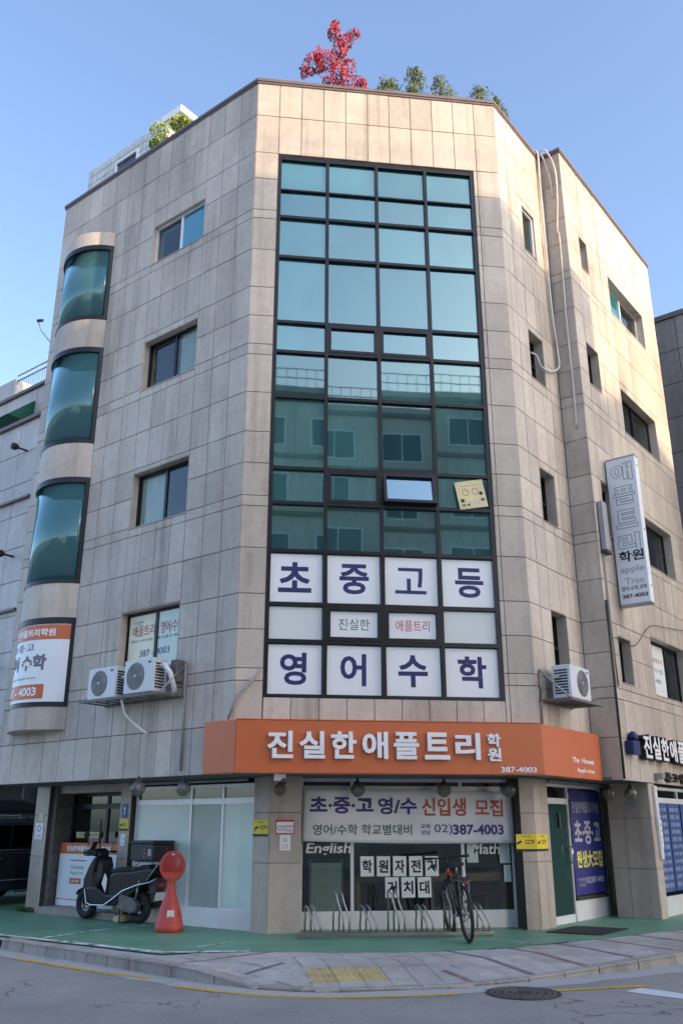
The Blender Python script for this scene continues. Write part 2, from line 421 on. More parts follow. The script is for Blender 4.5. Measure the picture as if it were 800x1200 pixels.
# painted green forecourt
GE = [(-22, 33.8), (-3.15, 15.2), (-1.7, 13.9), (-.75, 12.95), (-.25, 13.1), (.5, 13.05), (1.59, 12.85), (2.72, 12.76), (3.97, 13.05), (5.52, 13.85), (7.38, 14.95), (22, 29.6)]
gm = MB(); gp = resample(GE, .4)
for p in gp:
    j = .008 * math.sin(p.x * 23) + .006 * math.sin(p.x * 61)
    gm.v += [Vector((p.x, p.y + j, .004)), Vector((p.x, p.y + 8, .004))]
for i in range(len(gp) - 1): gm.f.append([2 * i, 2 * i + 2, 2 * i + 3, 2 * i + 1]); gm.smooth.append(False)
structure(build(gm, 'painted_forecourt', 'greenfloor'))
# flaked edges and old white lines on the green paint
def ribbon(name, pts, wd, z, mat, cat=None):
    mb = MB(); P = resample(pts, .25); m = len(P)
    for i, p in enumerate(P):
        t = (P[min(i + 1, m - 1)] - P[max(i - 1, 0)]).normalized(); nn = Vector((-t.y, t.x))
        k = wd / 2 * (1 + .15 * math.sin(i * 1.7))
        zz = z(p.x, p.y) if callable(z) else z
        mb.v += [Vector((*(p - nn * k), zz)), Vector((*(p + nn * k), zz))]
    for i in range(m - 1): mb.f.append([2 * i, 2 * i + 2, 2 * i + 3, 2 * i + 1]); mb.smooth.append(False)
    return structure(build(mb, name, mat))
ribbon('flaked_paint', [(-4.4, 16.55), (-3.2, 15.36), (-1.75, 14.06), (-.75, 13.12), (.4, 13.12)], .16, .008, 'chips')
ribbon('white_bay_line', [(-2.6, 15.0), (-1.9, 16.0), (-1.2, 16.6)], .09, .0085, 'chips')
ribbon('white_scuff', [(4.2, 13.7), (4.35, 13.35), (4.8, 13.2)], .04, .0085, 'chips')
ribbon('white_bay_line', [(-.3, 13.6), (.2, 14.2)], .06, .0085, 'chips')
ribbon('yellow_line', [(-2.75, 13.9), (-1.68, 12.75), (-.8, 11.95)], .1, -.131, 'yellowline')
ribbon('yellow_line', [(-.45, 11.35), (.0, 10.95), (.42, 10.68), (.9, 10.5), (1.4, 10.42), (2.0, 10.42), (2.55, 10.48)], .1, -.131, 'yellowline')
ribbon('yellow_line', [(3.4, 10.52), (4.0, 10.6), (4.8, 10.72)], .1, -.131, 'yellowline')
ribbon('white_line', [(4.55, 10.5), (5.2, 9.6), (6.0, 8.8)], .3, -.1315, 'whiteline')
ribbon('gutter_strip', [(-12, 23.3), (-3.3, 14.85), (-.2, 11.35), (.42, 10.85), (.9, 10.6), (2.3, 10.6), (3.6, 10.98), (5.91, 11.95), (7.5, 13.15), (20, 25.6)], .42, -.1335, 'gutter')

# pavers, one by one where they show
def inside(x, y):
    """between the kerb and the green paint"""
    def yat(poly):
        for (a, b), (c, d) in zip(poly, poly[1:]):
            if a <= x <= c: return b + (d - b) * (x - a) / (c - a)
        return 1e9
    return yat(KERB) + .06 < y < yat(GE) + .12
def pbox(me_cache, cx, cy, ang, wd, ht, z, mat, name):
    k = (round(wd, 3), round(ht, 3), mat)
    if k not in me_cache:
        mb = MB(); a, b = wd / 2 - .003, ht / 2 - .003
        vs = [(x * i, y * j, zz) for zz, i, j in ((-.05, a, b), (-.004, a, b), (0, a - .004, b - .004)) for x, y in ((-1, -1), (1, -1), (1, 1), (-1, 1))]
        fs = [(8, 9, 10, 11)] + [(4 * l + k2, 4 * l + (k2 + 1) % 4, 4 * l + 4 + (k2 + 1) % 4, 4 * l + 4 + k2) for l in (0, 1) for k2 in range(4)]
        mb.add(vs, fs)
        if mat == 'tactile':
            for q in range(4):
                u = -wd / 2 + wd * (q + .5) / 4
                mb.add([(u - .015, -ht / 2 + .02, .0), (u + .015, -ht / 2 + .02, .0), (u + .015, ht / 2 - .02, .0), (u - .015, ht / 2 - .02, .0), (u - .01, -ht / 2 + .02, .006), (u + .01, -ht / 2 + .02, .006), (u + .01, ht / 2 - .02, .006), (u - .01, ht / 2 - .02, .006)], [(4, 5, 6, 7), (0, 4, 7, 3), (1, 2, 6, 5), (0, 1, 5, 4), (3, 7, 6, 2)])
        me = mb.mesh(name); me.materials.append(M[mat]); me_cache[k] = me
    o = bpy.data.objects.new(name, me_cache[k]); COL.objects.link(o)
    sl = Vector((-(ramp_z(cx + .05, cy) - ramp_z(cx - .05, cy)) * 10, -(ramp_z(cx, cy + .05) - ramp_z(cx, cy - .05)) * 10, 1)).normalized()
    o.matrix_basis = Matrix.Translation((cx, cy, z)) @ Vector((0, 0, 1)).rotation_difference(sl).to_matrix().to_4x4() @ Matrix.Rotation(ang, 4, 'Z')
    o.parent = SIDE; o.matrix_parent_inverse = Matrix.Translation(-SIDE.location)
    return o
pc = {}; plist = []
for zone, (ox, oy, ang, xl, xr) in enumerate(((.9, 10.8, rad(-52), -9, .95), (1.5, 10.7, rad(3), .95, 2.75), (3.0, 10.95, rad(24), 2.75, 14))):
    c, s = math.cos(ang), math.sin(ang)
    for i in range(-26, 42):
        for j in range(-2, 14):
            lx, ly = i * .3, j * .3 - .1
            x, y = ox + lx * c - ly * s, oy + lx * s + ly * c
            if not (xl <= x < xr) or x < -.35 or not inside(x, y): continue
            if 1.0 < x < 2.0 and 10.95 < y < 11.75: mat = 'tactile'
            elif zone == 2 and i % 3 == 0: mat = 'paver_red' if i % 6 == 0 else 'paver_dark'
            elif zone == 0 and i % 3 == 0: mat = 'paver_red' if i % 6 == 0 else 'paver_dark'
            else: mat = 'paver'
            narrow = mat in ('paver_dark', 'paver_red')
            plist.append((x, y, ang, mat, i, j, c, s, narrow))
plist.sort(key=lambda p: p[0] ** 2 + p[1] ** 2)
for k, (x, y, ang, mat, i, j, c, s, narrow) in enumerate(plist[:290]):
    if narrow:
        pbox(pc, x - .10 * c, y - .10 * s, ang, .10, .3, ramp_z(x, y) + random.uniform(-.001, .001), mat, 'paver')
        pbox(pc, x + .05 * c, y + .05 * s, ang, .20, .3, ramp_z(x, y) + random.uniform(-.001, .001), 'paver', 'paver') if k < 200 else None
    else: pbox(pc, x, y, ang, .3, .3, ramp_z(x, y) + random.uniform(-.001, .0015), mat, 'paver')

# ---- the corner building
B = thing('corner_building', 'five storey corner building clad in beige granite slabs with a tall teal glass curtain wall', 'building', (2.5, 19, 0))
ROWS = [2.34, 3.08, 3.78, 3.98, 4.62, 5.22, 6.02, 6.77, 6.96, 7.57, 8.17, 8.95, 9.72, 9.94, 10.54, 11.16, 12.0, 12.72, 12.92, 13.66, 14.3, 15.23, 16.1]
OP_F = [(.463, 4.453, 3.52, 14.28)]
OP_L = [(-3.0, -1.4, 4.18, 5.3), (-3.0, -1.4, 6.93, 8.08), (-3.0, -1.4, 9.88, 11.02), (-3.0, -1.4, 12.9, 13.88)]
OP_R = [(.84, 1.5, 4.1, 5.25), (.84, 1.5, 6.93, 8.02), (.84, 1.5, 9.92, 11.03), (1.0, 1.6, 13.02, 14.15)]
OP_R2 = [(.5, 1.15, 4.1, 5.0), (.45, 1.12, 7.0, 8.15), (.45, 1.12, 10.35, 11.36), (.68, 1.12, 13.35, 14.2),
         (2.3, 4.5, 4.07, 5.3), (2.3, 4.6, 6.92, 8.06), (2.28, 4.55, 9.89, 11.0), (2.3, 4.6, 13.0, 14.02)]
BAY = (-6.12, -4.38)
BAYZ = [(3.7, 5.41), (6.1, 8.35), (9.12, 11.39), (12.09, 14.02)]
OP_Lw = OP_L + [(BAY[0] + .05, BAY[1] - .05, a, b) for a, b in BAYZ]
def wallplate(fr, u0, u1, z0, z1, ops, depth=.3, o=-.03):
    us = sorted({u0, u1, *[x for q in ops for x in q[:2]]}); zs = sorted({z0, z1, *[x for q in ops for x in q[2:]]})
    mb = MB()
    for a, b in zip(us, us[1:]):
        for c, d in zip(zs, zs[1:]):
            if any(q[0] <= a and b <= q[1] and q[2] <= c and d <= q[3] for q in ops): continue
            mb.quad(fr.P(a, c, o), fr.P(b, c, o), fr.P(b, d, o), fr.P(a, d, o))
            mb.quad(fr.P(b, c, o - depth), fr.P(a, c, o - depth), fr.P(a, d, o - depth), fr.P(b, d, o - depth))
    for q in ops:
        a, b, c, d = q
        mb.quad(fr.P(a, c, o), fr.P(a, d, o), fr.P(a, d, o - depth), fr.P(a, c, o - depth))
        mb.quad(fr.P(b, c, o), fr.P(b, c, o - depth), fr.P(b, d, o - depth), fr.P(b, d, o))
        mb.quad(fr.P(a, d, o), fr.P(b, d, o), fr.P(b, d, o - depth), fr.P(a, d, o - depth))
        mb.quad(fr.P(a, c, o), fr.P(a, c, o - depth), fr.P(b, c, o - depth), fr.P(b, c, o))
    return mb
for fr, L, ops in ((F_F, (0, WF), OP_F), (F_L, (-LEN_L, 0), OP_Lw), (F_R, (0, 2.14), OP_R), (F_S, (0, .5), []), (F_R2, (0, LEN_R2), OP_R2), (F_E, (0, 6), []), (F_LE, (0, 7), [])):
    build(wallplate(fr, L[0], L[1], Z0, ZT - .02, ops), 'wall', 'mortar' if fr not in (F_E, F_LE) else 'granite', B)
# stone lining of the window reveals
for fr, ops in ((F_L, OP_L), (F_R, OP_R), (F_R2, OP_R2)):
    for a, b, c, d in ops:
        rv = MB()
        rv.box(fr, a, a + .012, c, d, -.31, -.001); rv.box(fr, b - .012, b, c, d, -.31, -.001)
        rv.box(fr, a + .012, b - .012, d - .012, d, -.31, -.001); rv.box(fr, a + .012, b - .012, c, c + .014, -.31, .012)
        build(rv, 'window_reveal', 'granite', B)
# granite slabs: each its own piece
CAM = Vector((0, 0, 1.55)); Rv = Vector((math.sin(YAW), -math.cos(YAW), 0)); Uv = Rv.cross(fw)
def pix(p):
    v = Vector(p) - CAM; d = v.dot(fw); return (v.dot(Rv) / d * 1039, v.dot(Uv) / d * 1039)
def parea(ps):
    q = [pix(p) for p in ps]; return abs(sum(q[i][0] * q[(i + 1) % 4][1] - q[(i + 1) % 4][0] * q[i][1] for i in range(4))) / 2
slabs = []
def cut(r, ops):
    out = [r]
    for q in ops:
        nx = []
        for a, b, c, d in out:
            if b <= q[0] or a >= q[1] or d <= q[2] or c >= q[3]: nx.append((a, b, c, d)); continue
            if a < q[0]: nx.append((a, q[0], c, d))
            if b > q[1]: nx.append((q[1], b, c, d))
            m0, m1 = max(a, q[0]), min(b, q[1])
            if c < q[2]: nx.append((m0, m1, c, q[2]))
            if d > q[3]: nx.append((m0, m1, q[3], d))
        out = nx
    return [x for x in out if x[1] - x[0] > .03 and x[3] - x[2] > .03]
def clad(fr, edges, ops, rows=ROWS):
    for c, d in zip(rows, rows[1:]):
        for a, b in zip(edges, edges[1:]):
            for r in cut((a, b, c, d), ops): slabs.append((fr, r))
lin = lambda a, b, n: [a + (b - a) * i / n for i in range(n + 1)]
clad(F_F, lin(0, WF, 11), OP_F)
clad(F_L, lin(-LEN_L, -3.0, 7) + lin(-3.0, -1.4, 4)[1:] + lin(-1.4, 0, 3)[1:], OP_L + [(BAY[0], BAY[1], 3.3, 14.35)])
clad(F_R, [0, .42, .84, 1.28, 1.7, 2.14], OP_R)
clad(F_S, [0, .5], [])
clad(F_R2, lin(0, 2.3, 5) + lin(2.3, 4.6, 5)[1:] + lin(4.6, LEN_R2, 2)[1:], OP_R2)
slabs.sort(key=lambda s: -parea([s[0].P(*p) for p in ((s[1][0], s[1][2]), (s[1][1], s[1][2]), (s[1][1], s[1][3]), (s[1][0], s[1][3]))]))
tcache = {}
def slab_geo(w_, h_, g_=.0055, ch=.005):
    a, b = w_ / 2 - g_, h_ / 2 - g_
    vs = [(x * i, y * j, zz) for zz, i, j in ((-.028, a, b), (-.004, a, b), (0, a - ch, b - ch)) for x, y in ((-1, -1), (1, -1), (1, 1), (-1, 1))]
    fs = [(8, 9, 10, 11)] + [(4 * l + k, 4 * l + (k + 1) % 4, 4 * l + 4 + (k + 1) % 4, 4 * l + 4 + k) for l in (0, 1) for k in range(4)]
    return vs, fs
rest = MB(); Bi = Matrix.Translation(-B.location)
for k, (fr, (a, b, c, d)) in enumerate(slabs):
    m4 = fr.M((a + b) / 2, (c + d) / 2, random.uniform(-.0015, .002)) @ Matrix.Rotation(random.uniform(-.002, .002), 4, 'X') @ Matrix.Rotation(random.uniform(-.003, .003), 4, 'Y')
    vs, fs = slab_geo(b - a, d - c)
    if k < 290:
        key = (round(b - a, 3), round(d - c, 3))
        if key not in tcache:
            mb = MB(); mb.add(vs, fs); tcache[key] = mb.mesh('granite_slab'); tcache[key].materials.append(M['granite'])
        o = bpy.data.objects.new('granite_slab', tcache[key]); COL.objects.link(o); o.parent = B; o.matrix_basis = Bi @ m4
    else: rest.add([m4 @ Vector(v) for v in vs], fs)
build(rest, 'granite_slab', 'granite', B)['kind'] = 'stuff'
# parapet coping
cp = MB()
for fr, a, b in ((F_F, -.02, WF + .02), (F_L, -LEN_L - .03, .0), (F_R, 0, 2.1), (F_S, .03, .53), (F_R2, .0, LEN_R2 + .03)):
    cp.box(fr, a, b, ZT, ZT + .07, -.3, .035); cp.box(fr, a, b, ZT - .05, ZT - .005, .004, .02)
build(cp, 'coping', 'coping', B)
# roof slab, floor slabs, soffit
def inset(d):
    return [Vector((p.x, p.y, 0)) for p in (pLE + Vector((d, 0, 0)), pL + Vector((d * .4, d, 0)), pR + Vector((-d * .4, d, 0)), pE + Vector((-d, d * .2, 0)), pS + Vector((-d * .6, d, 0)), pRE + Vector((-d * .6, 0, 0)), pRE + dLv * 6, pLE + dRv * 7)]
def slab(name, z0, z1, d, mat):
    P = inset(d); mb = MB(); mb.prism(Matrix.Identity(4), [(p.x, p.y) for p in P], z0, z1); return build(mb, name, mat, B)
slab('roof_slab', 15.0, 15.2, .34, 'roof')
for z in (3.7, 6.72, 9.68, 12.62): slab('floor_slab', z - .2, z, .6, 'room')
slab('soffit', 2.345, 2.40, .02, 'soffit')
# inner partition that keeps the rooms dark
ip = MB()
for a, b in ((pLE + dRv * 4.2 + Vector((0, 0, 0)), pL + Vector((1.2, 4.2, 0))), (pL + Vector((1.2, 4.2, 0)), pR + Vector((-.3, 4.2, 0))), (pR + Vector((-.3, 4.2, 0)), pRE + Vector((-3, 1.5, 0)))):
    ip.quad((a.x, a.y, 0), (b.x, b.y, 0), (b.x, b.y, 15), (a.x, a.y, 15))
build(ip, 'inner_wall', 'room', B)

# ---- curtain wall
CX = [.463, 1.453, 2.443, 3.443, 4.453]
CZ = [3.52, 4.44, 5.07, 6.0, 6.87, 7.52, 8.92, 9.84, 10.47, 11.91, 12.83, 13.47, 14.28]
cw = MB(); OB, OF = -.16, -.03
for i, x in enumerate(CX):
    a = x - .03 if 0 < i < 4 else (x if i == 0 else x - .065)
    cw.box(F_F, a, a + (.06 if 0 < i < 4 else .065), CZ[0], CZ[-1], OB, OF)
for j, z in enumerate(CZ):
    h = .03 if j not in (11,) else .016
    z0, z1 = (z, z + .06) if j == 0 else ((z - .08, z) if j == len(CZ) - 1 else (z - h, z + h))
    for x0, x1 in zip(CX, CX[1:]): cw.box(F_F, x0 + .03, x1 - .03, z0, z1, OB + .004, OF - .006)
cwo = build(cw, 'curtain_wall', 'darkframe', B)
for j in range(12):
    for i in range(4):
        x0, x1, z0, z1 = CX[i] + .03, CX[i + 1] - .03, CZ[j] + .03, CZ[j + 1] - .03
        vent = i in (1, 2) and j in (1, 4, 7)
        gm_ = 'cw_glass' if j >= 7 else 'cw_glass_low'
        if vent:
            sh = MB(); op = (i == 2 and j == 4)
            piv = F_F.P(0, z1, OF - .02)
            def rot(p, a=rad(13)):
                if not op: return p
                q = p - piv; return piv + Matrix.Rotation(-a, 3, 'X') @ q
            for bx in ((x0, x0 + .055, z0, z1), (x1 - .055, x1, z0, z1), (x0 + .055, x1 - .055, z0, z0 + .055), (x0 + .055, x1 - .055, z1 - .055, z1)):
                s0 = len(sh.v); sh.box(F_F, *bx, OB + .02, OF + .004)
            sh.v = [rot(v) for v in sh.v]
            build(sh, 'vent_sash', 'darkframe', cwo)
            p = MB(); p.box(F_F, x0 + .05, x1 - .05, z0 + .05, z1 - .05, -.095, -.085); p.v = [rot(v) for v in p.v]
            build(p, 'pane', 'cw_open' if op else gm_, cwo)
        else:
            p = MB(); p.box(F_F, x0 - .012, x1 + .012, z0 - .012, z1 + .012, -.105, -.095)
            jit = Matrix.Rotation(random.uniform(-.011, .011), 3, 'X') @ Matrix.Rotation(random.uniform(-.009, .009), 3, 'Z')
            c = F_F.P((x0 + x1) / 2, (z0 + z1) / 2, -.095); p.v = [c + jit @ (v - c) for v in p.v]
            build(p, 'pane', gm_, cwo)

# ---- ordinary windows
def window(fr, u0, u1, z0, z1, split, frame_mat, gl=('win_glass', 'win_glass'), rec=.16, fw_=.04, parent=B):
    fm = MB(); o0, o1 = -rec - .06, -rec
    a, b, c, d = u0 + .012, u1 - .012, z0 + .014, z1 - .012
    fm.box(fr, a, a + fw_, c, d, o0, o1); fm.box(fr, b - fw_, b, c, d, o0, o1)
    fm.box(fr, a + fw_, b - fw_, c, c + fw_, o0, o1); fm.box(fr, a + fw_, b - fw_, d - fw_, d, o0, o1)
    wo = build(fm, 'window', frame_mat, parent)
    if split:
        m = a + (b - a) * split
        s = MB(); s.box(fr, m - .03, m + .03, c + fw_, d - fw_, o0 - .003, o1 + .003); build(s, 'meeting_rail', frame_mat, wo)
        for k, (x0, x1) in enumerate(((a + fw_, m - .03), (m + .03, b - fw_))):
            p = MB(); p.box(fr, x0 - .005, x1 + .005, c + fw_ - .005, d - fw_ + .005, o0 + .02 + .012 * k, o0 + .028 + .012 * k); build(p, 'pane', gl[k], wo)
    else:
        p = MB(); p.box(fr, a + fw_ - .005, b - fw_ + .005, c + fw_ - .005, d - fw_ + .005, o0 + .02, o0 + .028); build(p, 'pane', gl[0], wo)
    return wo
for k, q in enumerate(OP_L):
    window(F_L, *q, .52, 'whiteframe' if k == 3 else 'darkframe', ('win_glass', 'teal_glass') if k == 3 else ('win_glass', 'win_glass'), .15 if k < 3 else .08)
for k, q in enumerate(OP_R): window(F_R, *q, 0, 'whiteframe' if k == 3 else 'darkframe', rec=.2 if k < 3 else .05)
for k, q in enumerate(OP_R2):
    window(F_R2, *q, 0 if k < 4 else (.5 if k != 4 else .62), 'whiteframe' if k in (3, 7) else 'darkframe', ('teal_glass', 'win_glass') if k == 7 else ('win_glass', 'win_glass'), rec=.18)
for q in OP_R[:3]:
    m = MB(); m.box(F_R, q[0] + .05, q[1] - .05, (q[2] + q[3]) / 2 - .05, (q[2] + q[3]) / 2 - .01, -.255, -.195); build(m, 'window_bar', 'darkframe', B)

# ---- curved bay at the end of the left wall
bc, half, sag = (BAY[0] + BAY[1]) / 2, (BAY[1] - BAY[0]) / 2, .46
RB = (half * half + sag * sag) / (2 * sag); AB = math.asin(half / RB)
def arc(n, r=0, a0=-1, a1=1):
    out = []
    for i in range(n + 1):
        t = AB * (a0 + (a1 - a0) * i / n); out.append((bc + (RB + r) * math.sin(t), (RB + r) * math.cos(t) - (RB - sag)))
    return out
def band(mb, z0, z1, r0, r1, n=20, a0=-1, a1=1):
    A, C_ = arc(n, r0, a0, a1), arc(n, r1, a0, a1); m = n + 1
    vs = [F_L.P(u, z, o) for z in (z0, z1) for q in (A, C_) for u, o in q]
    fs = []
    for i in range(n):
        fs += [(m + i, m + i + 1, 3 * m + i + 1, 3 * m + i), (2 * m + i, 3 * m + i, 3 * m + i + 1, 2 * m + i + 1), (i, i + 1, m + i + 1, m + i), (i + 1, i, 2 * m + i, 2 * m + i + 1)]
    fs += [(0, m, 3 * m, 2 * m), (n, 2 * m + n, 3 * m + n, m + n)]
    return mb.add(vs, fs, False)
levels = [(3.28, 3.7)] + [(BAYZ[i][1], BAYZ[i + 1][0]) for i in range(3)] + [(14.02, 14.38)]
for z0, z1 in levels:
    mb = MB(); A = arc(20, .0)
    m = len(A); vs = [F_L.P(u, z, o) for z in (z0, z1) for u, o in A]
    mb.add(vs, [list(range(m))[::-1], list(range(m, 2 * m))]); mb.add(vs, [(i, i + 1, m + i + 1, m + i) for i in range(m - 1)], True)
    build(mb, 'bay_spandrel', 'granite', B)
for k, (z0, z1) in enumerate(BAYZ):
    mb = MB(); band(mb, z0, z0 + .08, -.06, .012); band(mb, z1 - .12, z1, -.06, .014)
    band(mb, z0 + .08, z1 - .12, -.06, .010, 2, .93, 1); band(mb, z0 + .08, z1 - .12, -.06, .010, 2, -1, -.95)
    bw = build(mb, 'bay_window', 'darkframe', B)
    g_ = MB(); band(g_, z0 + .07, z1 - .11, -.035, -.028, 24, -.95, .93)
    g_.smooth = [True] * len(g_.f); build(g_, 'pane', 'bay_glass', bw)
    if k:
        rl = MB(); band(rl, z0 + .62, z0 + .65, -.2, -.17, 16, -.9, .9)
        for u, o in arc(16, -.185, -.9, .9): rl.tube([F_L.P(u, z0, o), F_L.P(u, z0 + .62, o)], .008, 5)
        build(rl, 'guard_rail', 'whiteframe', bw)

# ---- ground floor
def lowclad(fr, us, zs, name='granite_pillar'):
    b = MB(); b.box(fr, us[0], us[-1], zs[0], zs[-1], -.4, -.012)
    return b
GF = Fr((.72, 15.12, 0), (1, 0, 0), (0, -1, 0)); GL = Fr((.72, 15.12, 0), (1, -1, 0), (-1, -1, 0))
GR = Fr((5.12, 15.12, 0), (1, 1, 0), (1, -1, 0))
def facing(fr, us, zs, parent, mat='granite_low', o=0.0):
    for a, b in zip(us, us[1:]):
        for c, d in zip(zs, zs[1:]):
            vs, fs = slab_geo(b - a, d - c, .003, .003)
            mb = MB(); m4 = fr.M((a + b) / 2, (c + d) / 2, o); mb.add([m4 @ Vector(v) for v in vs], fs); build(mb, 'facing_slab', mat, parent)
def pillar(name, poly, z1=2.345):
    mb = MB(); mb.prism(Matrix.Identity(4), poly, 0, z1); return build(mb, name, 'mortar', B)
def xy(fr, u, o): p = fr.P(u, 0, o); return (p.x, p.y)
ZG = [0, 1.02, 1.78, 2.345]
p1 = pillar('pillar', [xy(GL, -.36, -.012), (.72 + .005, 15.12 + .012), xy(GF, .52, -.012), xy(GF, .52, -.5), xy(GL, -.36, -.5)])
facing(GL, [-.36, -.003], ZG, p1); facing(GF, [.003, .52], ZG, p1)
p2 = pillar('pillar', [xy(GF, 4.16, -.5), xy(GF, 4.16, -.012), (5.115, 15.132), xy(GR, .55, -.012), xy(GR, .55, -.5)])
facing(GF, [4.16, 4.397], ZG, p2); facing(GR, [.003, .28, .55], ZG, p2)
p3 = pillar('pillar', [xy(GL, -3.75, -.4), xy(GL, -3.75, -.012), xy(GL, -3.45, -.012), xy(GL, -3.45, -.4)])
facing(GL, [-3.75, -3.45], ZG, p3)
p4 = pillar('pillar', [xy(GL, -6.42, -.6), xy(GL, -6.42, -.012), xy(GL, -5.98, -.012), xy(GL, -5.98, -.6)])
facing(GL, [-6.42, -5.98], ZG, p4)
# reveal between pillar and left door
mb = MB(); mb.box(GL, -5.98, -5.87, 0, 2.345, -.62, -.1); build(mb, 'door_jamb', 'rust', B)
# right return wall and the corner of the right shop
cR = Vector((7.82, 16.5, 0)); GW = Fr(cR + dLv * .82, (1, -1, 0), (-1, -1, 0)); GS = Fr(cR, (1, 1, 0), (1, -1, 0))
p5 = pillar('side_wall', [xy(GW, 0, -.012), xy(GW, .815, -.012), xy(GS, .34, -.012), xy(GS, .34, -.9), xy(GW, 0, -.9)])
facing(GW, [0, .3, .817], [0, .84, 1.72, 2.345], p5); facing(GS, [.003, .34], [0, .84, 1.72, 2.345], p5)
# left storefront
def storefront(fr, us, z0, rail, ztr, ztop, o, fmat, panes, wd=.05, parent=B, transom='clear_glass', name='storefront'):
    mb = MB()
    for u in us: mb.box(fr, u - wd / 2, u + wd / 2, z0, ztop, o - .06, o)
    for a, b in zip(us, us[1:]):
        a, b = a + wd / 2, b - wd / 2
        mb.box(fr, a, b, z0, rail, o - .055, o - .005); mb.box(fr, a, b, ztr - .05, ztr + .05, o - .055, o - .005)
        mb.box(fr, a, b, ztop - .06, ztop, o - .055, o - .005)
    s = build(mb, name, fmat, parent, .004)
    for k, (a, b) in enumerate(zip(us, us[1:])):
        for z_0, z_1, m in ((rail, ztr - .05, panes[k]), (ztr + .05, ztop - .06, transom)):
            p = MB(); p.box(fr, a + wd / 2 - .004, b - wd / 2 + .004, z_0 - .004, z_1 + .004, o - .035, o - .027); build(p, 'pane', m, s)
    return s
storefront(GL, [-3.4, -1.95, -1.17, -.39], 0, .3, 1.98, 2.26, -.1, 'whiteframe', ['frosted', 'frosted2', 'frosted'], .05)
sf = storefront(Fr((0, 15.6, 0), (1, 0, 0), (0, -1, 0)), [1.27, 2.12, 4.0, 4.87], 0, .27, 2.17, 2.345, 0, 'whiteframe', ['clear_glass'] * 3, .055)
storefront(GR, [.58, 1.62], 0, .13, 2.0, 2.3, -.12, 'whiteframe', ['door_glass'], .06, name='entrance_door')
storefront(GR, [1.62, 3.12], 0, .33, 2.1, 2.3, -.12, 'whiteframe', ['clear_glass'], .06)
mb = MB(); mb.tube([GR.P(1.52, .95, -.06), GR.P(1.52, 1.25, -.06)], .014); mb.tube([GR.P(1.52, .97, -.12), GR.P(1.52, .97, -.06)], .01); mb.tube([GR.P(1.52, 1.23, -.12), GR.P(1.52, 1.23, -.06)], .01)
build(mb, 'door_handle', 'chrome', B)
# left entrance door with dark glass
storefront(GL, [-5.85, -4.75, -3.75], 0.12, .3, 1.95, 2.2, -.5, 'darkframe', ['win_glass', 'win_glass'], .07, name='entrance_door')
mb = MB(); mb.box(GL, -5.98, -3.75, 2.2, 2.345, -.5, -.18); build(mb, 'door_lintel', 'granite_low', B)
mb = MB(); mb.box(GL, -5.9, -3.5, 0.0, .12, -.62, .12); build(mb, 'door_step', 'kerb', B, .01)
mb = MB(); mb.box(GR, .56, 3.2, 2.29, 2.335, -.35, .06); build(mb, 'shutter_box', 'greyframe', B, .01)
mb = MB(); mb.tube([GL.P(-3.4, 2.3, .12), GL.P(-.4, 2.3, .12)], .025); build(mb, 'soffit_pipe', 'pvc', B)
lw = MB(); lw.box(Fr(GL.P(-6.42, 0, -.6), (1, 1, 0), (1, -1, 0)), .0, 6.4, 0, 2.34, -.1, 0); build(lw, 'side_wall', 'granite_low', B)
# ground rooms
gi = MB()
gi.quad((-4, 21.5, 0), (.2, 18.2, 0), (.2, 18.2, 2.35), (-4, 21.5, 2.35))
gi.quad((.2, 18.2, 0), (5.6, 18.4, 0), (5.6, 18.4, 2.35), (.2, 18.2, 2.35))
gi.quad((5.6, 18.4, 0), (8.5, 20, 0), (8.5, 20, 2.35), (5.6, 18.4, 2.35))
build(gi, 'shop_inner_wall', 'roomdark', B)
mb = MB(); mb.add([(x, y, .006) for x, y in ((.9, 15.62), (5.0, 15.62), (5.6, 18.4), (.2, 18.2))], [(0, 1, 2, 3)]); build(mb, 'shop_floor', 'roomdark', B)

# ================================================================== NEIGHBOURS
def mass(name, fr, u0, u1, z0, z1, o0, o1, mat, parent):
    mb = MB(); mb.box(fr, u0, u1, z0, z1, o0, o1); return build(mb, name, mat, parent)
def tilewall(fr, u0, u1, z0, z1, du, dz, o, mat, parent, name='cladding_panel', ops=(), stuff=False):
    nu, nz = max(1, round((u1 - u0) / du)), max(1, round((z1 - z0) / dz)); allm = MB()
    for c, d in zip(lin(z0, z1, nz), lin(z0, z1, nz)[1:]):
        for a, b in zip(lin(u0, u1, nu), lin(u0, u1, nu)[1:]):
            for r in cut((a, b, c, d), ops):
                vs, fs = slab_geo(r[1] - r[0], r[3] - r[2], .008, .006); m4 = fr.M((r[0] + r[1]) / 2, (r[2] + r[3]) / 2, o)
                if stuff: allm.add([m4 @ Vector(v) for v in vs], fs)
                else:
                    mb = MB(); mb.add([m4 @ Vector(v) for v in vs], fs); build(mb, name, mat, parent)
    if stuff: build(allm, name, mat, parent)['kind'] = 'stuff'
NB = thing('granite_building', 'pale grey granite building with roof railing and green awning left of the corner building', 'building', (-9, 27, 0))
mass('wall', F_L, -22, -9.7, 2.9, 12.1, -4, -2.03, 'mortar', NB)
mass('wall', F_L, -24, -11.6, 0, 14.95, -14, -4.03, 'mortar', NB)
F_K = Fr(F_L.P(-9.7, 0, -2), (1, 1, 0), (1, -1, 0))
tilewall(F_K, 0, 2, 2.9, 12.1, .95, .95, 0, 'neigh', NB)
tilewall(F_L, -13.3, -9.7, 2.9, 12.1, .9, .95, -2, 'neigh', NB)
tilewall(F_L, -16.8, -11.6, 11, 14.95, .9, .95, -4, 'neigh', NB)
F_K2 = Fr(F_L.P(-11.6, 0, -4), (1, 1, 0), (1, -1, 0))
tilewall(F_K2, 0, 6, 0, 14.95, .95, .95, 0, 'neigh', NB, stuff=True)
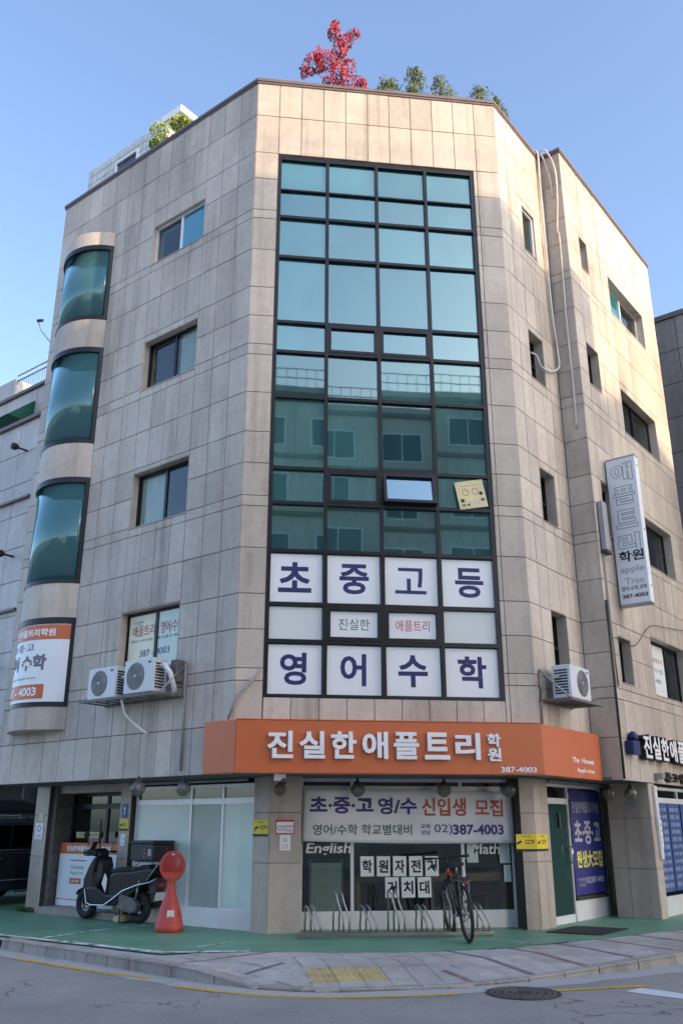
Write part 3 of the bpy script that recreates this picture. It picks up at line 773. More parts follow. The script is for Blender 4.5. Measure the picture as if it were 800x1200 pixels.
mb = MB(); mb.box(F_L, -24, -11.5, 14.95, 15.05, -4.3, -3.9); mb.box(F_L, -22, -9.6, 12.1, 12.2, -4, -1.9); build(mb, 'coping', 'coping', NB)
mb = MB()
for z in (15.75, 15.95): mb.tube([F_L.P(-14.9, z, -4.15), F_L.P(-11.6, z, -4.15)], .03, 6)
for i in range(26): mb.tube([F_L.P(-14.9 + i * .13, 15.0, -4.15), F_L.P(-14.9 + i * .13, 15.75, -4.15)], .01, 4)
build(mb, 'railing', 'greyframe', NB)
mb = MB(); mb.box(F_L, -17.5, -14.95, 15.05, 15.85, -5.2, -4.1); build(mb, 'roof_parapet', 'neigh', NB)
mb = MB(); mb.add([F_L.P(u, z, o) for u, z, o in ((-14.9, 14.5, -3.98), (-13.4, 14.5, -3.98), (-13.4, 13.7, -3.1), (-14.9, 13.7, -3.1), (-14.9, 13.7, -3.98), (-13.4, 13.7, -3.98))], [(0, 3, 2, 1), (0, 4, 3), (1, 2, 5), (3, 4, 5, 2)]); build(mb, 'awning', 'awning', NB)
for z in (11.2, 8.2, 5.3):
    mb = MB(); mb.tube([F_L.P(-10.2, z, -2), F_L.P(-10.2, z, -1.65)], .03, 6); mb.lathe(F_L.M(-10.2, z, -1.65), [(0, .12), (.09, .1), (.1, 0), (.05, -.08)], 10); build(mb, 'floodlight', 'blackplastic', NB)
mb = MB(); mb.box(F_L, -13, -9.7, 9.75, 9.81, -1.99, -1.9); build(mb, 'string_course', 'coping', NB); mb = MB(); mb.box(F_L, -13, -9.7, 6.7, 6.76, -1.99, -1.9); build(mb, 'string_course', 'coping', NB)
# tall boundary wall behind the parked car
GWALL = MB(); GWALL.box(F_L, -10.6, -6.7, 0, 3.2, -4.4, -4.2)
tag(build(GWALL, 'alley_wall', 'neighdark'), 'dark rendered wall closing the alley behind the parked car', 'wall')

# satellite dish on the neighbour's rail
D = thing('satellite_dish', 'small white satellite dish with bent arm on the left roof railing', 'satellite dish', F_L.P(-12.2, 15.95, -4.15))
dm = Matrix.Translation(D.location + Vector((0, 0, .55))) @ Matrix.Rotation(rad(60), 4, 'Y') @ Matrix.Rotation(rad(10), 4, 'X')
mb = MB(); mb.lathe(dm, [(0, 0), (.15, .015), (.3, .06), (.42, .13), (.43, .14), (.42, .125), (.3, .05), (0, -.012)], 18); build(mb, 'dish', 'white', D)
mb = MB(); mb.tube([D.location, D.location + Vector((0, 0, .5))], .025, 6); build(mb, 'mast', 'greyframe', D)
mb = MB(); c0 = D.location + Vector((0, 0, .3)); mb.tube([c0, c0 + Vector((-.5, -.1, -.1)), c0 + Vector((-.85, -.2, .3)), c0 + Vector((-.95, -.2, .6))], .018, 6); build(mb, 'feed_arm', 'greyframe', D)
mb = MB(); mb.tube([c0 + Vector((-1.0, -.2, .62)), c0 + Vector((-.8, -.2, .66))], .05, 8); build(mb, 'receiver', 'blackplastic', D)

# right neighbour
F_N = Fr(pS + dRv * 7.2, (1, -1, 0), (-1, -1, 0))
NR = thing('dark_building', 'dark grey clad building with flat roof behind the right end of the corner building', 'building', F_N.P(0, 0, -4))
mass('wall', F_N, -8, 6, 0, 15.25, -12, -.03, 'mortar', NR)
tilewall(F_N, -3.2, 3.4, 3, 15.25, 1.1, 1.02, 0, 'neighdark', NR)
mb = MB(); mb.box(F_N, -8, 6, 15.25, 15.4, -12, .05); build(mb, 'coping', 'coping', NR)

# ---- penthouse on the roof
PH = thing('roof_penthouse', 'white tiled rooftop room with canopy above the left parapet', 'penthouse', F_L.P(-6.2, 15.2, -3.2))
F_P = Fr(F_L.P(0, 0, -1.5), (1, -1, 0), (-1, -1, 0))
mass('wall', F_P, -8.0, -4.95, 15.2, 19.02, -3, -.03, 'mortar', PH)
tilewall(F_P, -8.03, -4.95, 17.5, 19.04, .19, .24, 0, 'whitetile', PH, 'glazed_tile', [(-6.75, -5.9, 17.4, 18.62)])
F_P2 = Fr(F_P.P(-4.95, 0, 0), (1, 1, 0), (1, -1, 0)); tilewall(F_P2, 0, 3, 17.5, 19.04, .19, .24, 0, 'whitetile', PH, 'glazed_tile', stuff=True)
mb = MB(); mb.box(F_P, -6.75, -5.9, 17.4, 18.62, -.08, -.02); build(mb, 'window', 'carglass', PH)
mb = MB(); mb.box(F_P, -6.8, -6.74, 17.4, 18.66, -.06, .03); mb.box(F_P, -5.91, -5.85, 17.4, 18.66, -.06, .03); mb.box(F_P, -6.74, -5.91, 18.6, 18.66, -.06, .03); build(mb, 'window_frame', 'whiteframe', PH)
mb = MB(); mb.box(F_P, -4.95, -4.2, 18.95, 19.15, -1.0, .04); build(mb, 'canopy', 'white', PH)
mb = MB(); mb.box(F_P, -4.93, -4.75, 15.2, 18.95, -.3, .0); build(mb, 'canopy_post', 'white', PH)

# ---- street behind the camera: what the glass mirrors and what shades the facade
def block(label, x0, x1, y0, y1, z1, mat, storeys, seedv, faces='+y', cap=None):
    T = thing('apartment_building', label, 'building', ((x0 + x1) / 2, (y0 + y1) / 2, -.13))
    fr = Fr((x1, y1, 0), (-1, 0, 0), (0, 1, 0)); L = x1 - x0
    mb = MB(); mb.box(fr, 0, L, -.13, z1, -(y1 - y0), 0); build(mb, 'wall', mat, T)
    h = (z1 - .8) / storeys; rnd = random.Random(seedv)
    fr_ = MB(); gl_ = MB(); n = max(2, int(L / 3.2))
    for s in range(storeys):
        for k in range(n):
            u = (k + .5) * L / n; ww = rnd.choice((1.5, 1.9, 2.2)); z = s * h + .9
            fr_.box(fr, u - ww / 2 - .08, u + ww / 2 + .08, z - .08, z + 1.48, -.02, .04)
            gl_.box(fr, u - ww / 2, u - .03, z, z + 1.4, .03, .055); gl_.box(fr, u + .03, u + ww / 2, z, z + 1.4, .03, .055)
    build(fr_, 'window_frame', 'whiteframe', T); build(gl_, 'window_glass', 'carglass', T)
    lg = MB()
    for s in range(1, storeys + 1): lg.box(fr, -.05, L + .05, s * h + .2, s * h + .42, -.1, .12)
    build(lg, 'string_course', 'coping', T)
    rl = MB()
    for zz in (.5, 1.0): rl.tube([fr.P(.1, z1 + zz, -.1), fr.P(L - .1, z1 + zz, -.1)], .03, 5)
    for k in range(int(L / .5)): rl.tube([fr.P(.1 + k * .5, z1, -.1), fr.P(.1 + k * .5, z1 + 1, -.1)], .015, 4)
    build(rl, 'railing', 'greyframe', T)
    return T, fr
block('brick apartment block straight across the street', -19, -6.5, -22, -12, 9.5, 'oppo', 3, 1)
block('pale rendered apartment block across the street with roof railing', -4.0, 13.0, -20, -10.5, 22.0, 'oppo2', 7, 2)
block('tall rendered tower further right across the street', 19.3, 36.75, -16, -10, 27.0, 'oppo2', 9, 4)
T, fr = block('brick tower with a roof spire at the far right across the street', 36.95, 58, -16, -10, 24.6, 'oppo', 8, 5)
mb = MB(); mb.box(fr, 0, 17.5, 24.6, 26.4, -5, -.5); build(mb, 'roof_room', 'oppo2', T)
mb = MB(); mb.lathe(Matrix.Translation((39.5, -10.3, 24.6)), [(.35, 0), (.35, .8), (.2, 1.3), (.05, 1.8), (0, 1.9)], 10); build(mb, 'spire', 'coping', T)
block('low brown house to the left across the side street', -38, -24, -9, 0, 8, 'oppo2', 3, 6)
block('long low row of houses closing the far end of the street', -80, -40, -34, -16, 10, 'oppo', 3, 8)

# ================================================================== SIGNS AND LETTERING
def sheet(name, label, cat, fr, u0, u1, z0, z1, o, mat, group=None, th=.004, tilt=0):
    """a flat board, film or paper whose face is at o + th; returns it with the matrix of its face"""
    m4 = fr.M((u0 + u1) / 2, (z0 + z1) / 2, o) @ Matrix.Rotation(tilt, 4, 'Z')
    w2, h2 = (u1 - u0) / 2, (z1 - z0) / 2
    T = thing(name, label, cat, m4.translation, 0, group)
    mb = MB(); mb.prism(m4, [(-w2, -h2), (w2, -h2), (w2, h2), (-w2, h2)], 0, th); build(mb, 'panel', mat, T)
    return T, m4 @ Matrix.Translation((0, 0, th + .0015)), w2 * 2, h2 * 2
def ink(T, m4, items, mat, name='lettering', depth=.0008):
    mb = MB()
    for it in items: text(mb, m4, *it[:3], **it[3], depth=depth)
    return build(mb, name, mat, T)
def rect(T, m4, x0, x1, y0, y1, mat, name, d=.0008):
    mb = MB(); mb.prism(m4, [(x0, y0), (x1, y0), (x1, y1), (x0, y1)], 0, d); return build(mb, name, mat, T)
def disc(mb, m4, x, y, r0, r1, d=.001, n=20):
    vs = [m4 @ Vector((x + r * math.cos(2 * math.pi * k / n), y + r * math.sin(2 * math.pi * k / n), d)) for r in (r0, r1) for k in range(n)]
    mb.add(vs, [(n + k, n + (k + 1) % n, (k + 1) % n, k) if False else (k, n + k, n + (k + 1) % n, (k + 1) % n) for k in range(n)])

# film sheets on the lowest rows of the curtain wall
ROWW = [(3, ['초', '중', '고', '등'], 'navy', .56), (1, ['영', '어', '수', '학'], 'navy', .56)]
names = {'초': 'a top-row white film sheet lettered 초 in navy', '중': 'a top-row white film sheet lettered 중 in navy', '고': 'a top-row white film sheet lettered 고 in navy', '등': 'a top-row white film sheet lettered 등 in navy',
         '영': 'white film sheet lettered 영 in navy at the bottom of the glass', '어': 'white film sheet lettered 어 in navy at the bottom of the glass', '수': 'white film sheet lettered 수 in navy at the bottom of the glass', '학': 'white film sheet lettered 학 in navy at the bottom of the glass'}
KOR = dict(zip('초중고등영어수학', ('white film sheet with the navy syllable cho', 'white film sheet with the navy syllable jung', 'white film sheet with the navy syllable go', 'white film sheet with the navy syllable deung', 'white film sheet with the navy syllable yeong', 'white film sheet with the navy syllable eo', 'white film sheet with the navy syllable su', 'white film sheet with the navy syllable hak')))
FG = 'white film sheets on the lowest curtain wall panes'
for j, chars in ((2, '초중고등'), (0, '영어수학')):
    for i, ch in enumerate(chars):
        x0, x1, z0, z1 = CX[i] + .045, CX[i + 1] - .045, CZ[j] + .045 + (.02 if j == 0 else 0), CZ[j + 1] - .05
        T, m4, W, H = sheet('film_sheet', KOR[ch] + (' in the row above the plain panes' if j else ' in the bottom row of the glass'), 'window sheet', F_F, x0, x1, z0, z1, -.088, 'paper', FG, .003, random.uniform(-.008, .008))
        ink(T, m4, [(ch, random.uniform(-.02, .02), .01, dict(ht=.53 if ch not in '고' else .46, bold=.028 if ch not in '고' else .012))], 'navy')
for i, (tx, col) in enumerate(((None, None), ('진실한', 'green_ink'), ('애플트리', 'red'), (None, None))):
    v = 1 if tx else 0; q = .055 if v else 0
    x0, x1, z0, z1 = CX[i] + .045 + q, CX[i + 1] - .045 - q, CZ[1] + .045 + q, CZ[2] - .045 - q
    T, m4, W, H = sheet('film_sheet', 'white film sheet with %s on a vent pane' % ('small dark green 진실한' if i == 1 else 'small red 애플트리') if tx else 'plain pale film sheet in the %s end of the short pane row' % ('left' if i == 0 else 'right'), 'window sheet', F_F, x0, x1, z0, z1, -.083, 'paper' if tx else 'paper_plain', FG, .003)
    if tx: ink(T, m4, [(tx, 0, 0, dict(wd=.52 if i == 1 else .58, ht=.19, bold=.0))], col)
# cream notice hanging crooked on the curtain wall
T, m4, W, H = sheet('notice_card', 'crooked cream card with two faces and dark dots on the curtain wall', 'notice', F_F, 3.8, 4.32, 6.9, 7.42, -.022, 'cream', None, .006, rad(10))
mb = MB()
for x, y in ((-.18, -.1), (.18, .0)): disc(mb, m4, x, y, 0.0, .035)
for x in (-.1, .08):
    disc(mb, m4, x, .05, .055, .063); disc(mb, m4, x - .02, .06, 0, .007); disc(mb, m4, x + .025, .06, 0, .007)
build(mb, 'printed_figures', 'black', T)
ink(T, m4, [('w w', -.13, -.19, dict(ht=.045, bold=.026)), ('M', .19, -.12, dict(ht=.06, bold=.03)), ('- - - - -', 0, .17, dict(wd=.3, ht=.012))], 'black')
ink(T, m4, [('s i g', .03, -.16, dict(wd=.18, ht=.07, bold=.0))], 'silver_ink', 'faded_lettering')

# orange fascia sign
SG = thing('fascia_sign', 'long orange fascia sign with raised white letters wrapped round the corner', 'sign', (2.55, 14.05, 2.34))
c1, c2 = Vector((.12, 14.05)), Vector((4.97, 14.05))
aL = pL + Vector((-1, -1, 0)) / S2 * .21 + dLv * .42; aR = pR + Vector((1, -1, 0)) / S2 * .19 + dRv * 2.02
def sgpanel(pts, nm='panel'):
    mb = MB(); mb.prism(Matrix.Identity(4), pts, 2.335, 3.125); return build(mb, nm, 'orange', SG, .006)
sgpanel([(c1.x, c1.y), (c2.x, c2.y), (c2.x - .05, 14.36), (c1.x + .1, 14.36)])
iL, iR = pL + dLv * .42 + Vector((-1, -1, 0)) * .02, pR + dRv * 2.02 + Vector((1, -1, 0)) * .02
sgpanel([(aL.x, aL.y), (c1.x - .003, c1.y), (c1.x + .06, 14.36), (iL.x, iL.y)]); sgpanel([(c2.x + .003, c2.y), (aR.x, aR.y), (iR.x, iR.y), (c2.x - .0, 14.34)])
FS = Fr((0, 14.05, 0), (1, 0, 0), (0, -1, 0)); mS = FS.M(0, 0, .001)
for k, ch in enumerate('진실한애플트리'):
    mb = MB(); text(mb, FS.M(.80 + k * .49, 2.755, .02), ch, 0, 0, wd=.40, ht=.41, bold=.028, depth=.045); build(mb, 'letter', 'white', SG)
for z, ch in ((2.855, '학'), (2.635, '원')):
    mb = MB(); text(mb, FS.M(4.17, z, .01), ch, 0, 0, wd=.22, ht=.2, bold=.03, depth=.03); build(mb, 'letter', 'white', SG)
mb = MB(); text(mb, FS.M(4.56, 2.41, .002), '387-4003', 0, 0, wd=.58, ht=.085, bold=.02, depth=.006); build(mb, 'phone_number', 'white', SG)
FSR = Fr((c2.x, c2.y, 0), (aR.x - c2.x, aR.y - c2.y, 0), (1, -1, 0))
mb = MB(); text(mb, FSR.M(1.55, 2.63, .002), 'The  Honest', 0, 0, wd=.9, ht=.085, bold=.015, depth=.004); text(mb, FSR.M(1.62, 2.46, .002), 'Apple tree', 0, 0, wd=.72, ht=.09, bold=.015, depth=.004); build(mb, 'slogan', 'white', SG)

for x in (1.35, 2.75, 4.15):
    mb = MB(); mb.box(FS, x - .002, x + .002, 2.34, 3.12, .0, .0012); build(mb, 'panel_seam', 'rust', SG)
for x in (.2, 1.3, 1.4, 2.7, 2.8, 4.1, 4.2, 4.88):
    for z in (2.37, 3.09): mb = MB(); mb.lathe(FS.M(x, z, 0), [(0, .004), (.008, .003), (.009, 0)], 8); build(mb, 'rivet', 'rust', SG)
mb = MB(); mb.box(FS, .12, 4.95, 3.126, 3.14, -.28, .008); build(mb, 'top_flashing', 'orange', SG)
# bay poster round the lowest curved window
BP = thing('bay_poster', 'orange and white poster curved across the lowest bay window', 'poster', F_L.P(bc, 3.78, .4))
def bayM(n, r=.016): return None
def bayxf(p, r):
    t = p.x / RB; return (bc + (RB + r) * math.sin(t), p.z, (RB + r) * math.cos(t) - (RB - sag))
def bayband(x0, x1, z0, z1, r, mat, name):
    mb = MB(); n = 18; vs = []
    for i in range(n + 1):
        t = (x0 + (x1 - x0) * i / n) / RB
        for z in (z0, z1):
            for rr in (r, r + .002): vs.append(F_L.P(bc + (RB + rr) * math.sin(t), z, (RB + rr) * math.cos(t) - (RB - sag)))
    fs = [(4 * i + 1, 4 * i + 5, 4 * i + 7, 4 * i + 3) for i in range(n)] + [(4 * i, 4 * i + 2, 4 * i + 6, 4 * i + 4) for i in range(n)]
    mb.add(vs, fs); build(mb, name, mat, BP)
SB = AB * RB
bayband(-SB * .95, SB * .93, 3.79, 5.28, .004, 'paper', 'sheet'); bayband(-SB * .95, SB * .93, 4.98, 5.27, .008, 'redink' if False else 'orange', 'header_band')
bayband(-.75, .55, 3.85, 4.12, .008, 'orange', 'phone_band')
def baytext(body, x, z, wd, ht, mat, bold=.02, name='lettering'):
    vs, fs, W, H = tmesh(body, bold); mb = MB(); out = []
    for v in vs:
        t = ((v.x / W - .5) * wd + x) / RB; r = .012
        out.append(F_L.P(bc + (RB + r) * math.sin(t), z + (v.y / H - .5) * ht, (RB + r) * math.cos(t) - (RB - sag)))
    mb.add(out, fs); build(mb, name, mat, BP)
baytext('진실한애플트리학원', -.05, 5.12, 1.45, .15, 'white', .03)
baytext('초·중·고', -.15, 4.84, .8, .15, 'grey_ink', .01); baytext('영어 수학', -.1, 4.54, 1.3, .3, 'grey_ink', .04)
baytext('Honest Apple tree', -.1, 4.24, .9, .06, 'grey_ink', 0); baytext('387 - 4003', -.1, 3.985, 1.0, .17, 'white', .03)

# banner over the shop window
BN = thing('shop_banner', 'wide white banner with purple and orange lettering over the shop window', 'banner', (3.06, 15.48, 1.3))
FBm = Fr((0, 15.5, 0), (1, 0, 0), (0, -1, 0))
def bw(x, y):
    return .018 * math.sin(x * 3.1 + y * 1.3) + .012 * math.sin(x * 7 - y * 5) + .02 * math.sin((x + y) * 1.3)
bx0, bx1 = 1.28, 4.86
def bz(x, t): return (1.34 - .03 * (x - bx0) / (bx1 - bx0) - .02 * math.sin((x - bx0) / (bx1 - bx0) * math.pi)) * (1 - t) + (2.165 - .03 * (x - bx0) / (bx1 - bx0)) * t
mb = MB(); nx, nz = 60, 12
for j in range(nz + 1):
    for i in range(nx + 1):
        x = bx0 + (bx1 - bx0) * i / nx; z = bz(x, j / nz); mb.v.append(FBm.P(x, z, .04 + bw(x, z)))
for j in range(nz):
    for i in range(nx): a = j * (nx + 1) + i; mb.f.append([a, a + 1, a + nx + 2, a + nx + 1]); mb.smooth.append(True)
cl = build(mb, 'cloth', 'cloth', BN); so = cl.modifiers.new('solid', 'SOLIDIFY'); so.thickness = .003; so.offset = -1
def bantext(items, mat, name):
    mb = MB()
    for body, x, z, wd, ht, bold in items:
        vs, fs, W, H = tmesh(body, bold)
        mb.add([FBm.P(x + (v.x / W - .5) * wd, z + (v.y / H - .5) * ht, .049 + bw(x + (v.x / W - .5) * wd, z + (v.y / H - .5) * ht)) for v in vs], fs)
    build(mb, name, mat, BN)
bantext([('초·중·고', 1.93, 1.905, 1.07, .27, .035), ('영/수', 2.87, 1.895, .66, .27, .03)], 'purple', 'purple_lettering')
bantext([('신입생', 3.66, 1.88, .76, .29, .022), ('모집', 4.44, 1.87, .5, .28, .022)], 'redink', 'orange_lettering')
bantext([('영어/수학 학교별대비', 2.28, 1.52, 1.66, .17, .008)], 'green_ink', 'green_lettering')
bantext([('교육', 3.34, 1.575, .17, .075, .01), ('상담', 3.34, 1.475, .17, .075, .01), ('02)', 3.64, 1.52, .3, .17, .0), ('387-4003', 4.24, 1.52, .88, .165, .03)], 'purple', 'phone_lettering')
# decals and papers on the shop glass
FG2 = Fr((0, 15.572, 0), (1, 0, 0), (0, -1, 0))
mb = MB(); text(mb, FG2.M(1.71, 1.21, .0), 'English', 0, 0, wd=.74, ht=.21, bold=.02, depth=.0015, slant=.15); tag(build(mb, 'window_decal', 'white'), 'white English lettering stuck on the dark shop glass', 'decal')
mb = MB(); text(mb, FG2.M(4.38, 1.215, .012), 'Math', 0, 0, wd=.48, ht=.17, bold=.02, depth=.0015, slant=.12); tag(build(mb, 'window_decal', 'white'), 'white Math lettering stuck on the shop glass', 'decal')
PG = 'white paper sheets spelling words on the shop glass'
for row, (chars, x0, zc) in enumerate((('학원자전거', 2.365, .95), ('거치대', 2.775, .625))):
    for k, ch in enumerate(chars):
        x = x0 + k * .272
        T, m4, W, H = sheet('paper_sheet', '%s of the %s in the %s row of lettered papers on the shop glass' % (('leftmost', 'second', 'middle', 'fourth', 'rightmost')[k] if row == 0 else ('leftmost', 'middle', 'rightmost')[k], ('five', 'three')[row], ('upper', 'lower')[row]), 'paper', FG2, x - .113, x + .113, zc - .155, zc + .155, .0, 'paper', PG, .002, random.uniform(-.02, .02))
        ink(T, m4, [(ch, 0, 0, dict(wd=.165, ht=.2, bold=.03))], 'black')
T, m4, W, H = sheet('paper_sheet', 'blank pale sheet taped just left of the Math lettering', 'paper', FG2, 4.06, 4.25, 1.0, 1.3, 0, 'paper_plain', None, .002)
T, m4, W, H = sheet('paper_sheet', 'blank pale sheet taped just right of the Math lettering', 'paper', FG2, 4.62, 4.80, .99, 1.31, 0, 'paper_plain', None, .002)
T, m4, W, H = sheet('paper_sheet', 'small greenish card low in the right shop pane', 'paper', FG2, 4.68, 4.8, .7, .96, 0, 'frosted', None, .002)

# blue banner by the entrance
T, m4, W, H = sheet('blue_banner', 'tall blue banner with white and yellow lettering beside the glass door', 'banner', GR, 1.67, 3.08, .42, 2.2, -.115, 'blue', None, .004)
ink(T, m4, [('초·중·고', 0, .16, dict(wd=1.18, ht=.42, bold=.026))], 'silver_ink', 'large_lettering')
ink(T, m4, [('진실한애플트리학원', 0, .60, dict(wd=1.22, ht=.2, bold=.01))], 'silver_ink', 'upper_lettering')
ink(T, m4, [('원생大모집', 0, -.30, dict(wd=1.15, ht=.3, bold=.03))], 'yellow_ink', 'yellow_lettering')
ink(T, m4, [('영어전문', -.42, -.64, dict(wd=.32, ht=.07)), ('수학전문', -.42, -.73, dict(wd=.32, ht=.07)), ('02)387-4003', .17, -.67, dict(wd=.8, ht=.13, bold=.01))], 'silver_ink', 'phone_lettering')
mb = MB(); mb.box(GR, 1.68, 3.07, .345, .40, -.13, -.1); mb.box(GR, 1.2, 1.28, 1.55, 1.8, -.13, -.117); build(mb, 'black_strips', 'blackplastic', T)  # black plastic strips, one under the banner and one on the door

# small notices
def notice(label, fr, u0, u1, z0, z1, mat, items, inkmat, cat='notice', name='wall_notice', extra=None):
    T, m4, W, H = sheet(name, label, cat, fr, u0, u1, z0, z1, .006, mat, None, .006)
    if items: ink(T, m4, items, inkmat)
    if extra: extra(T, m4, W, H)
    return T
def cctv_marks(n):
    def f(T, m4, W, H):
        for k in range(n):
            x = -W / 2 + W * (k + .25) / n if n > 1 else -W / 4
            mb = MB(); mb.prism(m4, [(x - .05, .0), (x + .03, .035), (x + .045, .005), (x - .035, -.03)], 0, .001); mb.prism(m4, [(x - .035, -.03), (x - .02, -.02), (x - .03, -.06), (x - .05, -.06)], 0, .001); build(mb, 'camera_symbol', 'black', T)
        rect(T, m4, -W / 2, W / 2, -H / 2, -H / 2 + .035, 'black', 'black_band')
    return f
notice('yellow CCTV notice with black band on the beige pillar face left of the corner', GL, -.35, -.02, 1.42, 1.67, 'yellow', [('CCTV', .07, .01, dict(wd=.15, ht=.06, bold=.03)), ('녹화중', 0, .09, dict(wd=.12, ht=.03))], 'black', extra=cctv_marks(1))
notice('white no smoking notice with red border on the corner pillar', GF, .1, .4, 1.46, 1.67, 'red', [], 'black', extra=lambda T, m4, W, H: (rect(T, m4, -W / 2 + .012, W / 2 - .012, -H / 2 + .012, H / 2 - .03, 'white', 'white_field'), ink(T, m4 @ Matrix.Translation((0, 0, .002)), [('금연구역', .05, .0, dict(wd=.15, ht=.045, bold=.02)), ('주차금지', .05, -.055, dict(wd=.15, ht=.04, bold=.02))], 'red'), (lambda mb: (disc(mb, m4 @ Matrix.Translation((0, 0, .002)), -.08, -.02, .03, .04), build(mb, 'prohibition_ring', 'black', T)))(MB())))
notice('small white notice below the red bordered one on the corner pillar', GF, .17, .34, 1.21, 1.44, 'white', [('안내문', 0, -.04, dict(wd=.1, ht=.03)), ('-- --', 0, -.08, dict(wd=.1, ht=.01))], 'red', extra=lambda T, m4, W, H: (lambda mb: (disc(mb, m4, 0, .04, .02, .03), build(mb, 'round_symbol', 'grey_ink', T)))(MB()))
CN = thing('wall_notice', 'wide yellow CCTV notice bent round the pillar right of the shop window', 'notice', (5.1, 15.1, 1.19))
for fr, a, b, lab in ((GF, 4.06, 4.402, 1), (GR, .0, .42, 2)):
    m4 = fr.M((a + b) / 2, 1.315, .012)
    mb = MB(); mb.box(fr, a, b, 1.22, 1.45, .002, .010); build(mb, 'plate', 'yellow', CN)
    mb = MB(); mb.box(fr, a, b, 1.185, 1.218, .002, .010); build(mb, 'black_band', 'black', CN)
    mb = MB(); text(mb, m4, 'CCTV', .06, .015, wd=.17, ht=.065, bold=.03); text(mb, m4, '녹화중', 0, .1, wd=.16, ht=.03); build(mb, 'lettering', 'black', CN)
    mb = MB(); x = -.13; mb.prism(m4, [(x - .04, .0), (x + .04, .04), (x + .055, .01), (x - .025, -.03)], 0, .001); build(mb, 'camera_symbol', 'black', CN)
notice('navy round topped plate at the top of the narrow column', GL, -3.68, -3.52, 1.72, 1.96, 'blue2', [('1', 0, -.02, dict(ht=.09, bold=.02))], 'white', extra=lambda T, m4, W, H: (lambda mb: (disc(mb, m4, 0, .05, 0, .025), build(mb, 'emblem', 'white', T)))(MB()))
notice('yellow CCTV notice on the narrow column by the left entrance', GL, -3.72, -3.47, 1.5, 1.7, 'yellow', [('CC', .04, .0, dict(wd=.09, ht=.05, bold=.02))], 'black', extra=cctv_marks(1))
notice('small white card below the yellow notice on the narrow column', GL, -3.66, -3.53, 1.24, 1.44, 'white', [('안내', 0, .02, dict(wd=.07, ht=.035)), ('=', 0, -.05, dict(wd=.07, ht=.02))], 'grey_ink')
notice('white no dogs style notice on the far left pillar', GL, -6.33, -6.08, 1.33, 1.64, 'white', [('금지', 0, -.09, dict(wd=.12, ht=.05))], 'grey_ink', extra=lambda T, m4, W, H: (lambda mb: (disc(mb, m4, 0, .05, .045, .06), build(mb, 'round_symbol', 'black', T)))(MB()))
notice('blank cream sticker at the top of the far left pillar', GL, -6.25, -6.1, 1.68, 1.82, 'cream', [], 'black')
notice('grey name plate with dark strip on the side wall right of the entrance', GW, .3, .62, 1.92, 2.0, 'greyframe', [('학원', 0, 0, dict(wd=.1, ht=.03))], 'black', 'sign', 'name_plate')

# large sign board standing in the left entrance
T, m4, W, H = sheet('entrance_board', 'white board with orange header standing in the left entrance', 'sign board', GL, -5.83, -3.95, .13, 1.27, -.3, 'paper', None, .03)
rect(T, m4, -W / 2, W / 2, H / 2 - .2, H / 2, 'orange', 'header_band', .003)
ink(T, m4 @ Matrix.Translation((0, 0, .004)), [('진실한애플트리', -.35, H / 2 - .1, dict(wd=.75, ht=.1, bold=.03)), ('수학전문', .45, H / 2 - .1, dict(wd=.4, ht=.1, bold=.03))], 'white', 'header_lettering')
ink(T, m4, [('The Honest', -.35, .13, dict(wd=.42, ht=.07)), ('Apple tree', -.35, .02, dict(wd=.4, ht=.07)), ('The Honest', .35, .13, dict(wd=.42, ht=.07)), ('Apple tree', .35, .02, dict(wd=.4, ht=.07))], 'grey_ink')
for x in (-.33, .37): rect(T, m4, x - .25, x + .25, .24, .26, 'grey_ink', 'rule')
rect(T, m4, -.55, -.2, -.17, -.07, 'orange', 'orange_tab', .003); ink(T, m4 @ Matrix.Translation((0, 0, .004)), [('387-4003', -.375, -.12, dict(wd=.24, ht=.04, bold=.03))], 'white', 'tab_lettering')
rect(T, m4, -W / 2, W / 2, -.46, -.445, 'orange', 'orange_line')
T, m4, W, H = sheet('door_plate', 'small cream strip sign on the dark glass of the left entrance', 'sign', GL, -5.65, -4.9, 1.36, 1.47, -.49, 'cream', None, .006)
ink(T, m4, [('진실한애플트리학원', 0, 0, dict(wd=.58, ht=.06))], 'grey_ink')

# lettering on the second-floor window of the left wall
T, m4, W, H = sheet('window_poster', 'pale yellow poster with red and blue lettering inside the lowest left window', 'poster', F_L, -2.935, -1.465, 4.245, 5.235, -.176, 'posterfilm', None, .003)
m4 = m4 @ Matrix.Translation((0, 0, .004))
ink(T, m4, [('애플트리', -.33, .2, dict(wd=.6, ht=.2, bold=.0)), ('영어/수학', .42, .2, dict(wd=.56, ht=.22, bold=.0))], 'red', 'red_lettering')
ink(T, m4, [('진실한', -.48, .36, dict(wd=.24, ht=.07)), ('영어 수학 전문 학원 초중고 내신', 0, .02, dict(wd=1.3, ht=.05)), ('387 - 4003', .0, -.22, dict(wd=.8, ht=.12))], 'blue2', 'blue_lettering')
T, m4, W, H = sheet('window_poster', 'white poster with faint lettering inside the lowest right wall window', 'poster', F_R2, 2.37, 3.60, 4.14, 5.23, -.206, 'paper', None, .003)
ink(T, m4, [('진실한애플트리', 0, .22, dict(wd=1.0, ht=.1))], 'redink', 'red_lettering'); ink(T, m4, [('영어 수학 전문', 0, .0, dict(wd=1.0, ht=.1)), ('387-4003', 0, -.22, dict(wd=.6, ht=.09))], 'grey_ink', 'grey_lettering')

